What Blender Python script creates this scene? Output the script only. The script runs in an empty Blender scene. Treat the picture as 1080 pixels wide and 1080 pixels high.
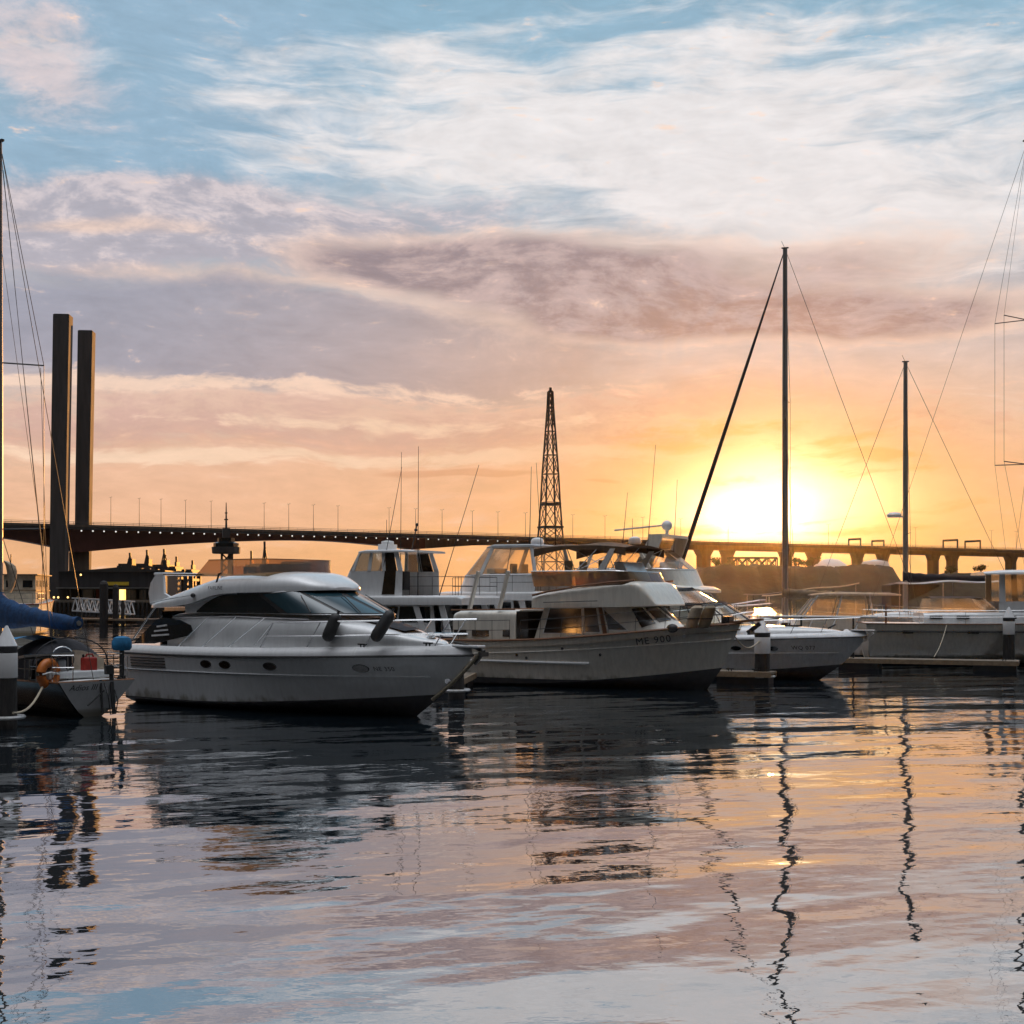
import bpy, bmesh, math, random
from math import sin, cos, pi, sqrt, exp, atan2, radians
from mathutils import Vector, Matrix
random.seed(7)
C = bpy.context.scene
COL = C.collection
# ---------------------------------------------------------------- camera, sky, sun, exposure
F, CX, HZ, CH = 1400.0, 540.0, 629.0, 3.3          # focal length, centre and horizon of the photograph (1080 px), eye height
cam = bpy.data.cameras.new('camera'); cam_o = bpy.data.objects.new('camera', cam); COL.objects.link(cam_o)
cam.sensor_width = 36; cam.lens = 36*F/1080; cam.shift_y = (HZ-540)/1080
cam.clip_start = .1; cam.clip_end = 20000
cam_o.location = (0, 0, CH); cam_o.rotation_euler = (pi/2, 0, 0)
C.camera = cam_o
SUN_AZ, SUN_EL = math.atan((808-CX)/F), math.atan((HZ-528)/F)
C.view_settings.view_transform = 'Standard'; C.view_settings.look = 'None'
C.cycles.caustics_reflective = False; C.cycles.caustics_refractive = False
C.view_settings.exposure = 0; C.view_settings.gamma = 1

sl = bpy.data.lights.new('sun', 'SUN'); sl.energy = 4.4; sl.angle = radians(.8); sl.color = (1, .43, .10)
so = bpy.data.objects.new('sun', sl); COL.objects.link(so)
so.rotation_euler = (pi/2-SUN_EL, 0, pi-SUN_AZ)    # lamp -Z points away from the sun
so.location = (40, 200, 60)

def lin(r, g, b):
    f = lambda c: ((c/255+.055)/1.055)**2.4 if c > 10 else c/255/12.92
    return (f(r), f(g), f(b))

class N:                                            # small expression compiler for shader nodes
    nt = None
    def __init__(s, sock): s.s = sock
    @staticmethod
    def math(op, *a, clamp=False):
        n = N.nt.nodes.new('ShaderNodeMath'); n.operation = op; n.use_clamp = clamp
        for i, x in enumerate(a):
            if isinstance(x, N): N.nt.links.new(x.s, n.inputs[i])
            else: n.inputs[i].default_value = x
        return N(n.outputs[0])
    def __add__(s, o): return N.math('ADD', s, o)
    __radd__ = __add__
    def __sub__(s, o): return N.math('SUBTRACT', s, o)
    def __rsub__(s, o): return N.math('SUBTRACT', o, s)
    def __mul__(s, o): return N.math('MULTIPLY', s, o)
    __rmul__ = __mul__
    def __truediv__(s, o): return N.math('DIVIDE', s, o)
    def exp(s): return N.math('POWER', math.e, s)
def xyz(x, y, z):
    n = N.nt.nodes.new('ShaderNodeCombineXYZ')
    for i, a in enumerate((x, y, z)):
        if isinstance(a, N): N.nt.links.new(a.s, n.inputs[i])
        else: n.inputs[i].default_value = a
    return N(n.outputs[0])
def noise(vec, scale=1, detail=6, rough=.55, dist=0, col=False):
    n = N.nt.nodes.new('ShaderNodeTexNoise'); n.inputs['Scale'].default_value = scale
    n.inputs['Detail'].default_value = detail; n.inputs['Roughness'].default_value = rough; n.inputs['Distortion'].default_value = dist
    N.nt.links.new(vec.s, n.inputs['Vector'])
    return N(n.outputs['Color' if col else 'Fac'])
def smooth(x, lo, hi):
    n = N.nt.nodes.new('ShaderNodeMapRange'); n.interpolation_type = 'SMOOTHSTEP'
    N.nt.links.new(x.s, n.inputs[0])
    for i, v in ((1, lo), (2, hi), (3, 0), (4, 1)): n.inputs[i].default_value = v
    return N(n.outputs[0])
def mixc(f, a, b, mode='MIX'):
    n = N.nt.nodes.new('ShaderNodeMix'); n.data_type = 'RGBA'; n.blend_type = mode
    for sock, v in ((n.inputs[0], f), (n.inputs[6], a), (n.inputs[7], b)):
        if isinstance(v, N): N.nt.links.new(v.s, sock)
        elif isinstance(v, tuple): sock.default_value = (*v[:3], 1)
        else: sock.default_value = v
    return N(n.outputs[2])
def ramp(f, stops):
    n = N.nt.nodes.new('ShaderNodeValToRGB'); cr = n.color_ramp
    N.nt.links.new(f.s, n.inputs[0])
    while len(cr.elements) < len(stops): cr.elements.new(.5)
    for e, (p, c) in zip(cr.elements, stops): e.position = p; e.color = (*c, 1)
    return N(n.outputs[0])

def build_world():
    w = bpy.data.worlds.new('World'); C.world = w; w.use_nodes = True
    nt = w.node_tree; nt.nodes.clear(); N.nt = nt
    tc = nt.nodes.new('ShaderNodeTexCoord'); sp = nt.nodes.new('ShaderNodeSeparateXYZ')
    nt.links.new(tc.outputs['Generated'], sp.inputs[0])
    X, Y, Z = (N(sp.outputs[i]) for i in range(3))
    az = N.math('ARCTAN2', X, Y); el = N.math('ABSOLUTE', N.math('ARCSINE', Z))
    def A(px): return math.atan((px-CX)/F)
    def E(px, py): return math.atan((HZ-py)/F*cos(A(px)))
    # warped coordinates: clouds are streaky, longer along the horizon
    wv = noise(xyz(az*5, el*11, 3.1), 1, 3, .5)-.5
    wu = noise(xyz(az*5, el*11, 8.7), 1, 3, .5)-.5
    azw = az+wu*.10; elw = el+wv*.05
    def blob(px, py, rx, ry, amp=1, tilt=0, warp=1):
        a, e = (azw, elw) if warp else (az, el)
        dx = (a-A(px)); dy = (e-E(px, py))
        if tilt: dy = dy-dx*tilt
        dx = dx*(F/rx); dy = dy*(F/ry)
        return (N.math('MULTIPLY', dx*dx+dy*dy, -1)).exp()*amp
    def field(bl):
        t = None
        for b in bl: t = blob(*b) if t is None else t+blob(*b)
        return t
    n1 = noise(xyz(azw*9, elw*26, 1.0), 1, 8, .6)      # broad streaks
    n2 = noise(xyz(azw*24, elw*58, 5.0), 1, 10, .66)    # puffs
    n4 = noise(xyz(azw*34+1, elw*130, 2.0), 1, 8, .6)      # fine broken layers near the horizon
    n3 = noise(xyz(az*14+el*6, elw*75, 9.0), 1, 7, .6, .6)  # fine cirrus
    # clear air: gradient by height, warmer towards the sun
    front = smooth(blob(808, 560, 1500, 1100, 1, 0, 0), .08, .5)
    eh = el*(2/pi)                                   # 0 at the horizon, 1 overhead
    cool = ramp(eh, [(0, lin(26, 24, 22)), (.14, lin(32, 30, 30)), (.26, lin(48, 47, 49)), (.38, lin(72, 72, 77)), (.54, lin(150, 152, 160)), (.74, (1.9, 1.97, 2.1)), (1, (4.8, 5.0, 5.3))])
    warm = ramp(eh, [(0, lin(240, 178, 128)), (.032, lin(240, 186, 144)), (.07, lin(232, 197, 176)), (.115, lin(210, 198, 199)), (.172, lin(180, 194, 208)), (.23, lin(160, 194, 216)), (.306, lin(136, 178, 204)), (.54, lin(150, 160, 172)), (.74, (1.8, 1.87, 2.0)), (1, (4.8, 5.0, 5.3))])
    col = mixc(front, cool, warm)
    sky = nt.nodes.new('ShaderNodeTexSky'); sky.sky_type = 'NISHITA'; sky.sun_disc = False
    sky.sun_elevation = SUN_EL; sky.sun_rotation = SUN_AZ
    sk = mixc(1.0, N(sky.outputs[0]), (.05, .05, .05), 'MULTIPLY')
    col = mixc(.12, col, sk)
    # A high blue on the left, B white cirrus sheets
    col = mixc(smooth(field([(20, 10, 330, 90, .8), (60, 165, 210, 36, 1.1), (230, 140, 120, 30, .5), (250, 20, 160, 60, .5), (330, 150, 180, 40, .5), (700, 10, 130, 35, .35), (900, 120, 130, 18, .4)])+n1*.5, .45, 1.2), col, lin(150, 179, 201))
    cir = field([(640, 140, 330, 42, .62, .06), (820, 190, 330, 60, .72, -.05), (560, 75, 300, 30, .5, .1), (980, 60, 260, 60, .35), (430, 40, 330, 18, .4, .15), (900, 250, 260, 36, .5), (330, 215, 120, 10, .35), (250, 105, 60, 8, .3)])
    col = mixc(smooth(cir+(n1-.5)*1.3+(n3-.5)*1.1, .10, .75)*.86, col, lin(240, 233, 231))
    # C pinkish clouds on the left
    pk = field([(66, 60, 72, 52, .36), (0, 40, 70, 50, .3), (120, 130, 80, 26, .2), (95, 105, 50, 20, .16), (110, 224, 190, 28, .8), (235, 205, 80, 16, .35), (300, 260, 220, 40, .7), (470, 215, 160, 26, .35), (30, 260, 130, 44, .6)])
    col = mixc(smooth(pk+(n2-.5)*1.0, .18, .62)*.85, col, mixc(smooth(n2+(elw-E(540, 230))*2, .42, .62), lin(180, 174, 184), lin(218, 203, 204)))
    pw = field([(110, 240, 150, 12, .5), (240, 300, 260, 14, .5), (560, 375, 160, 14, .5), (1000, 340, 150, 20, .5)])
    col = mixc(smooth(pw+(n2-.5)*.7, .15, .6)*.7, col, lin(240, 208, 188))
    # D grey-blue band
    gbn = n1*.6+n4*.4
    gb = field([(130, 345, 330, 46, 1.0), (470, 385, 260, 34, .8), (320, 350, 200, 40, .6), (760, 430, 240, 28, .42)])
    col = mixc(smooth(gb+(gbn-.5)*1.2, .2, .8)*.85, col, mixc(blob(760, 430, 420, 200, 1, 0, 0), lin(150, 153, 170), lin(206, 176, 162)))
    # E mauve dark band, lit edge below
    mv = field([(560, 292, 190, 38, 1.0, -.04), (790, 322, 230, 30, .95, -.05), (440, 275, 90, 26, .7), (960, 330, 130, 20, .55), (900, 262, 170, 26, .5), (640, 345, 130, 20, .6)])
    mvm = smooth(mv+(n1-.5)*.8+(n2-.5)*.55, .28, .86)
    col = mixc(smooth(mv+(n2-.5)*.7, .08, .5)*.6, col, lin(236, 206, 188))
    col = mixc(mvm*.93, col, mixc(smooth(n2, .38, .62), mixc(blob(800, 340, 300, 90, 1, 0, 0), lin(150, 138, 146), lin(176, 146, 138)), lin(192, 170, 168)))
    # F cumulus rim, peach
    cu = field([(180, 425, 260, 24, .8), (520, 440, 260, 26, .75, .03), (760, 470, 160, 20, .4), (60, 455, 120, 22, .5), (330, 470, 300, 20, .4), (980, 450, 130, 30, .4)])
    cm = smooth(cu+(n2-.5)*1.9+(n4-.5)*1.2, .25, .78)
    col = mixc(cm*.75, col, mixc(smooth(n2+(E(300, 430)-elw)*7, .38, .66), lin(236, 198, 176), lin(206, 166, 154)))
    col = mixc(smooth(field([(300, 408, 420, 9, .6), (80, 400, 120, 8, .5)])+(n2-.5)*1.8+(n4-.5)*1.2, .2, .7)*.8, col, lin(246, 214, 192))
    # G low peach layers and thin dark bars
    lo = field([(300, 500, 500, 44, .8), (200, 540, 400, 30, .5), (960, 520, 200, 60, .5)])
    col = mixc(smooth(lo+(n1-.5)*.9+(n4-.5)*1.0, .1, .8)*.6, col, lin(238, 188, 156))
    col = mixc(smooth(field([(480, 446, 420, 8, .5), (300, 478, 320, 9, .5), (600, 478, 180, 10, .6), (140, 480, 150, 8, .5)])+(n1-.5)*.5+(n4-.5)*1.6, .18, .7)*.7, col, lin(250, 220, 192))
    bars = field([(450, 494, 75, 5, .9), (520, 498, 50, 4, .7), (625, 507, 30, 3, .7), (640, 484, 40, 3, .5), (120, 490, 90, 5, .4), (700, 555, 60, 5, .5), (905, 480, 60, 8, .4), (900, 545, 70, 4, .5)])
    col = mixc(smooth(bars+(n3-.5)*.9, .3, .7)*.55, col, lin(208, 150, 122))
    # sun behind thin cloud
    g1 = blob(808, 545, 380, 150, 1, 0, 0); g2 = blob(808, 540, 150, 72, 1, 0, .5); g3 = blob(810, 534, 64, 44, 1, 0, 1); g4 = blob(815, 530, 112, 28, 1, 0, 1)
    br = (n2*.8+.6)
    tex = (n2-.5)*.42+(n3-.5)*.22+(n4-.5)*.18+1.02
    col = mixc(1.0, col, xyz(tex, tex, tex), 'MULTIPLY')
    col = mixc(g1*.66, col, lin(240, 172, 104)); col = mixc(g2*br*.85, col, (.95, .52, .17))
    glow = mixc(1.0, mixc(g3, (0, 0, 0), (1.6, 1.4, 1.0)), mixc(g4*br*.8, (0, 0, 0), (.9, .75, .45)), 'ADD')
    for n in nt.nodes:
        if n.bl_idname == 'ShaderNodeMix': n.clamp_result = False; n.clamp_factor = True
    col = mixc(1.0, col, glow, 'ADD')
    fb = field([(905, 486, 60, 9, .8, -.1), (880, 470, 90, 6, .5), (720, 556, 70, 6, .9), (640, 545, 60, 5, .6), (910, 560, 80, 5, .7), (700, 470, 70, 8, .6), (760, 452, 120, 9, .6), (950, 505, 80, 7, .5), (800, 497, 60, 4, .5), (860, 545, 40, 3, .5), (1010, 540, 80, 8, .5)])
    col = mixc(smooth(fb+(n4-.5)*1.6, .25, .8)*.6, col, lin(240, 176, 104))
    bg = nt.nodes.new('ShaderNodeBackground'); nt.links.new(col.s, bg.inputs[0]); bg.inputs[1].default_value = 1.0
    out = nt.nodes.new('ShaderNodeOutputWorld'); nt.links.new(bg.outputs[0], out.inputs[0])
build_world()

# ---------------------------------------------------------------- helpers
def W(px, py, d): return Vector(((px-CX)/F*d, d, CH-(py-HZ)/F*d))      # world point seen at a pixel at depth d
class MB:
    def __init__(s): s.v = []; s.f = []; s.m = []; s.mi = 0
    def add(s, vs, fs):
        o = len(s.v); s.v += [tuple(v) for v in vs]
        for f in fs: s.f.append([i+o for i in f]); s.m.append(s.mi)
        return s
    def box(s, c, d, rz=0, tap=1):
        x, y, z = (a/2 for a in d); R = Matrix.Rotation(rz, 3, 'Z'); c = Vector(c)
        vs = [c+R@Vector((sx*x*(tap if sz > 0 else 1), sy*y*(tap if sz > 0 else 1), sz*z)) for sz in (-1, 1) for sx, sy in ((-1, -1), (1, -1), (1, 1), (-1, 1))]
        return s.add(vs, [(3, 2, 1, 0), (4, 5, 6, 7), (0, 1, 5, 4), (1, 2, 6, 5), (2, 3, 7, 6), (3, 0, 4, 7)])
    def bar(s, a, b, w, h=None):
        h = h or w; a = Vector(a); b = Vector(b); d = (b-a).normalized()
        u = d.cross(Vector((0, 0, 1)));  u = u.normalized() if u.length > 1e-4 else Vector((1, 0, 0)); v = u.cross(d)
        vs = [p+u*(i*w/2)+v*(j*h/2) for p in (a, b) for i, j in ((-1, -1), (1, -1), (1, 1), (-1, 1))]
        return s.add(vs, [(3, 2, 1, 0), (4, 5, 6, 7), (0, 1, 5, 4), (1, 2, 6, 5), (2, 3, 7, 6), (3, 0, 4, 7)])
    def loft(s, rings, cap=True, close=True):
        n = len(rings[0]); vs = [p for r in rings for p in r]; fs = []
        for i in range(len(rings)-1):
            for j in range(n if close else n-1):
                k = (j+1) % n; fs.append((i*n+j, i*n+k, (i+1)*n+k, (i+1)*n+j))
        if cap: fs.append(tuple(range(n-1, -1, -1))); fs.append(tuple((len(rings)-1)*n+j for j in range(n)))
        return s.add(vs, fs)
    def tube(s, pts, r, n=6, cap=True):
        pts = [Vector(p) for p in pts]; rs = r if isinstance(r, (list, tuple)) else [r]*len(pts); rings = []
        for i, p in enumerate(pts):
            d = (pts[min(i+1, len(pts)-1)]-pts[max(i-1, 0)]).normalized()
            u = d.cross(Vector((0, 0, 1))); u = u.normalized() if u.length > 1e-3 else Vector((1, 0, 0)); w = u.cross(d)
            rings.append([p+u*(cos(2*pi*k/n)*rs[i])+w*(sin(2*pi*k/n)*rs[i]) for k in range(n)])
        return s.loft(rings, cap)
    def ball(s, c, r, n=10, m=7):
        c = Vector(c); r = Vector(r) if not isinstance(r, (int, float)) else Vector((r, r, r)); rings = []
        for i in range(m+1):
            t = -pi/2+pi*(.02+.96*i/m); rings.append([c+Vector((r.x*cos(t)*cos(2*pi*k/n), r.y*cos(t)*sin(2*pi*k/n), r.z*sin(t))) for k in range(n)])
        return s.loft(rings)
    def lathe(s, c, prof, n=16):                    # prof: (radius, z)
        c = Vector(c); return s.loft([[c+Vector((max(r, 1e-3)*cos(2*pi*k/n), max(r, 1e-3)*sin(2*pi*k/n), z)) for k in range(n)] for r, z in prof])
    def prism(s, poly, ext):                        # planar polygon (3-D points) pushed along ext
        e = Vector(ext); p = [Vector(q) for q in poly]; n = len(p)
        return s.add(p+[q+e for q in p], [tuple(range(n-1, -1, -1)), tuple(range(n, 2*n))]+[(i, (i+1) % n, n+(i+1) % n, n+i) for i in range(n)])
    def grid(s, fn, nu, nv, u0=0, u1=1, v0=0, v1=1):
        vs = [fn(u0+(u1-u0)*i/nu, v0+(v1-v0)*j/nv) for i in range(nu+1) for j in range(nv+1)]
        return s.add(vs, [(i*(nv+1)+j, (i+1)*(nv+1)+j, (i+1)*(nv+1)+j+1, i*(nv+1)+j+1) for i in range(nu) for j in range(nv)])
    def patch(s, surf, ctr, u0, u1, lo, hi, off=.012, nu=14, nv=4, depth=.02):   # raised panel following a surface
        lo_ = lo if callable(lo) else (lambda u: lo); hi_ = hi if callable(hi) else (lambda u: hi); P = []
        for i in range(nu+1):
            u = u0+(u1-u0)*i/nu; a, b = lo_(u), hi_(u)
            for j in range(nv+1):
                v = a+(b-a)*j/nv; p = Vector(surf(u, v)); e = 1e-3
                n = (Vector(surf(min(u+e, 1), v))-Vector(surf(max(u-e, 0), v))).cross(Vector(surf(u, min(v+e, 1)))-Vector(surf(u, max(v-e, 0))))
                if n.length < 1e-12: n = p-Vector(ctr)
                n.normalize()
                if n.dot(p-Vector(ctr)) < 0: n = -n
                P.append((p, n))
        vs = [p+n*off for p, n in P]; fs = [(i*(nv+1)+j, (i+1)*(nv+1)+j, (i+1)*(nv+1)+j+1, i*(nv+1)+j+1) for i in range(nu) for j in range(nv)]
        rim = [i*(nv+1) for i in range(nu+1)]+[nu*(nv+1)+j for j in range(1, nv+1)]+[i*(nv+1)+nv for i in range(nu-1, -1, -1)]+[j for j in range(nv-1, 0, -1)]
        o = len(vs); vs += [P[k][0]+P[k][1]*(off-depth) for k in rim]
        fs += [(rim[i], rim[(i+1) % len(rim)], o+(i+1) % len(rim), o+i) for i in range(len(rim))]
        return s.add(vs, fs)
    def build(s, name, mats, parent=None, smooth=False, bevel=0, loc=None, rz=0):
        me = bpy.data.meshes.new(name); me.from_pydata(s.v, [], s.f)
        mats = mats if isinstance(mats, (list, tuple)) else [mats]
        for m in mats: me.materials.append(m)
        me.polygons.foreach_set('material_index', s.m)
        bm = bmesh.new(); bm.from_mesh(me); bmesh.ops.remove_doubles(bm, verts=bm.verts, dist=1e-4)
        bmesh.ops.recalc_face_normals(bm, faces=bm.faces); bm.to_mesh(me); bm.free()
        if smooth:
            me.polygons.foreach_set('use_smooth', [True]*len(me.polygons)); me.set_sharp_from_angle(angle=radians(38))
        o = bpy.data.objects.new(name, me); COL.objects.link(o)
        if bevel:
            b = o.modifiers.new('bevel', 'BEVEL'); b.width = bevel; b.segments = 2; b.limit_method = 'ANGLE'
        if parent: o.parent = parent
        if loc is not None: o.location = loc
        o.rotation_euler.z = rz
        return o
def tag(o, label=None, cat=None, group=None, kind=None):
    if label: o['label'] = label
    if cat: o['category'] = cat
    if group: o['group'] = group
    if kind: o['kind'] = kind
    return o
def empty(name, loc, rz=0, label=None, cat=None, group=None):
    o = bpy.data.objects.new(name, None); COL.objects.link(o); o.location = loc; o.rotation_euler.z = rz; o.empty_display_size = .3
    return tag(o, label, cat, group)
def copy_tree(o, parent=None):
    c = o.copy(); COL.objects.link(c)
    if parent: c.parent = parent
    for ch in [x for x in COL.objects if x.parent == o]: copy_tree(ch, c)
    return c

# ---------------------------------------------------------------- materials
def mat(name, color, rough=.5, metal=0, var=.12, vscale=3, bump=0, bscale=40, streak=False, grime=False, coat=0, spec=.5, emit=None, estr=0, stretch=None):
    m = bpy.data.materials.new(name); m.use_nodes = True; nt = m.node_tree; N.nt = nt
    b = nt.nodes['Principled BSDF']
    tc = nt.nodes.new('ShaderNodeTexCoord'); mp = nt.nodes.new('ShaderNodeMapping'); nt.links.new(tc.outputs['Object'], mp.inputs[0])
    if streak: mp.inputs['Scale'].default_value = (2.5, 2.5, .35)
    if stretch: mp.inputs['Scale'].default_value = stretch
    v = N(mp.outputs[0]); nz = noise(v, vscale, 6, .6)
    lo = tuple(c*(1-var) for c in color); hi = tuple(min(1, c*(1+var)) for c in color)
    c = mixc(smooth(nz, .32, .68), lo, hi)
    if grime:                                        # scum line above the water and run-off streaks
        sp = nt.nodes.new('ShaderNodeSeparateXYZ'); nt.links.new(tc.outputs['Object'], sp.inputs[0]); z = N(sp.outputs[2]); x = N(sp.outputs[0])
        c = mixc(smooth(noise(xyz(x*3, z*1.5, 1), 1, 5)*.9-z, -.02, .34)*.75, c, (.20, .17, .10))
        c = mixc(smooth(noise(xyz(x*9, z*.7, 4), 1, 4, .6), .58, .74)*.16, c, (.30, .26, .20))
    nt.links.new(c.s, b.inputs['Base Color'])
    b.inputs['Metallic'].default_value = metal; b.inputs['Specular IOR Level'].default_value = spec
    r = N.math('ADD', (noise(v, vscale*2.3, 4)-.5)*.3*rough, rough, clamp=True); nt.links.new(r.s, b.inputs['Roughness'])
    b.inputs['Coat Weight'].default_value = coat; b.inputs['Coat Roughness'].default_value = .12
    if bump:
        bn = nt.nodes.new('ShaderNodeBump'); bn.inputs['Distance'].default_value = bump; nt.links.new(noise(v, bscale, 5).s, bn.inputs['Height']); nt.links.new(bn.outputs[0], b.inputs['Normal'])
    if emit: b.inputs['Emission Color'].default_value = (*emit, 1); b.inputs['Emission Strength'].default_value = estr
    return m
def clear(name, tint, gloss=.12, rough=.05):         # thin clear sheet (vinyl, smoked acrylic): no refraction
    m = bpy.data.materials.new(name); m.use_nodes = True; nt = m.node_tree; N.nt = nt; nt.nodes.clear()
    tr = nt.nodes.new('ShaderNodeBsdfTransparent'); tr.inputs[0].default_value = (*tint, 1)
    gl = nt.nodes.new('ShaderNodeBsdfGlossy'); gl.inputs[1].default_value = rough; gl.inputs[0].default_value = (.9, .9, .9, 1)
    tc = nt.nodes.new('ShaderNodeTexCoord'); bn = nt.nodes.new('ShaderNodeBump'); bn.inputs['Distance'].default_value = .02
    nt.links.new(noise(N(tc.outputs['Object']), 3, 4).s, bn.inputs['Height']); nt.links.new(bn.outputs[0], gl.inputs['Normal'])
    df = nt.nodes.new('ShaderNodeBsdfTranslucent'); df.inputs[0].default_value = (.75, .68, .58, 1)
    fr = nt.nodes.new('ShaderNodeFresnel'); fr.inputs[0].default_value = 1.45
    m1 = nt.nodes.new('ShaderNodeMixShader'); nt.links.new(N.math('ADD', N(fr.outputs[0])*.8, gloss*.3).s, m1.inputs[0]); nt.links.new(tr.outputs[0], m1.inputs[1]); nt.links.new(gl.outputs[0], m1.inputs[2])
    m2 = nt.nodes.new('ShaderNodeMixShader'); m2.inputs[0].default_value = gloss; nt.links.new(m1.outputs[0], m2.inputs[1]); nt.links.new(df.outputs[0], m2.inputs[2])
    out = nt.nodes.new('ShaderNodeOutputMaterial'); nt.links.new(m2.outputs[0], out.inputs[0])
    return m
M = dict(
    gel=mat('white_gelcoat', (.74, .75, .76), .2, coat=.6, var=.05, streak=True, grime=True),
    gel2=mat('warm_gelcoat', (.72, .69, .62), .26, coat=.4, var=.08, streak=True, grime=True),
    gel3=mat('grey_gelcoat', (.62, .64, .66), .28, coat=.4, var=.07, streak=True, grime=True),
    under=mat('antifouling', (.018, .016, .018), .6, var=.4),
    darkhull=mat('dark_hull_paint', (.035, .038, .045), .22, coat=.4, var=.2, streak=True),
    glass=mat('tinted_glass', (.012, .016, .02), .05, var=.1, spec=.8),
    glass2=mat('blue_tinted_glass', (.02, .05, .065), .06, var=.1, spec=1.0),
    brglass=mat('brown_tinted_glass', (.03, .02, .014), .08, var=.2, spec=.6),
    vinyl=clear('clear_vinyl', (.93, .86, .74), .16), smoke=clear('smoked_acrylic', (.27, .14, .055), .10), wglass=clear('clear_glass', (.82, .86, .84), .05, .02),
    chrome=mat('stainless', (.62, .62, .62), .22, 1, var=.05), alu=mat('anodised_mast', (.30, .29, .28), .4, .7, var=.1, streak=True),
    dark=mat('dark_metal', (.03, .03, .032), .5, .3), wire=mat('rigging_wire', (.06, .055, .05), .45, .6),
    black=mat('black_rubber', (.012, .012, .013), .55, bump=.004), teak=mat('teak_trim', (.20, .085, .035), .5, var=.3, vscale=8, stretch=(.5, 6, 6)),
    teakdeck=mat('weathered_teak', (.28, .2, .13), .7, var=.2, vscale=6), deck=mat('non_slip_deck', (.56, .56, .55), .65, bump=.003, bscale=90),
    blue=mat('blue_canvas', (.009, .05, .14), .85, var=.3, vscale=5, bump=.03, bscale=6), bluelt=mat('bright_blue_canvas', (.02, .17, .36), .8, var=.25, bump=.02, bscale=8),
    navy=mat('charcoal_canvas', (.022, .022, .028), .9, var=.3, bump=.02, bscale=8), canvas=mat('beige_canvas', (.42, .34, .25), .9, var=.2, vscale=5, bump=.02, bscale=8),
    tan=mat('brown_canvas', (.14, .085, .05), .9, var=.25, bump=.02, bscale=8), cream=mat('cream_canvas', (.55, .47, .36), .85, var=.15, bump=.02, bscale=6),
    orange=mat('orange_plastic', (.45, .12, .012), .5, var=.2), red=mat('red_plastic', (.35, .03, .02), .45, var=.2), yellow=mat('yellow_plastic', (.62, .42, .03), .5),
    white=mat('white_paint', (.78, .78, .78), .4, var=.06), rope=mat('rope', (.42, .36, .27), .9, var=.3, vscale=30, bump=.01, bscale=60),
    pile=mat('tarred_timber', (.022, .019, .018), .75, var=.45, vscale=4, bump=.03, bscale=9, stretch=(3, 3, .5)), solar=mat('solar_cell', (.03, .07, .12), .12, var=.2, spec=.9),
    timber=mat('grey_timber', (.16, .13, .10), .8, var=.35, vscale=4, bump=.01, bscale=14), conc=mat('concrete', (.30, .29, .27), .8, var=.18, vscale=.4, bump=.03, bscale=2),
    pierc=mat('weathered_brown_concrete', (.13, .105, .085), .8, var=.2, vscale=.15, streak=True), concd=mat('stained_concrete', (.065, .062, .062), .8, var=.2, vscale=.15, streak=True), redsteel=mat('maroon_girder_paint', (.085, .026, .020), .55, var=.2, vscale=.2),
    steel=mat('dark_steel', (.05, .048, .045), .6, .4), land=mat('scrub_ground', (.035, .032, .02), .95, var=.4, vscale=.05, bump=.3, bscale=.3),
    shed=mat('dark_sheet_cladding', (.022, .022, .026), .6, var=.25, vscale=.3, stretch=(6, 6, .3)), tent=mat('white_membrane', (.68, .64, .62), .7, var=.06, vscale=.1), text=mat('black_lettering', (.01, .01, .012), .5),
    brick=mat('rust_paint', (.26, .06, .03), .7, var=.3), stone=mat('pale_render', (.5, .47, .42), .8, var=.12, vscale=.4),
    bark=mat('bark', (.05, .035, .025), .9, var=.3), leaf=mat('foliage', (.045, .055, .02), .8, var=.5, vscale=.6),
    lamp=mat('lit_lamp', (.9, .9, .9), .4, emit=(1, .93, .85), estr=.9), lampw=mat('warm_lit_lamp', (.9, .7, .3), .4, emit=(1, .62, .2), estr=2.5),
    greyboat=mat('grey_hardtop', (.36, .37, .39), .5, var=.08), olive=mat('olive_canvas', (.19, .16, .11), .9, var=.2, bump=.02, bscale=8))

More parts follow.
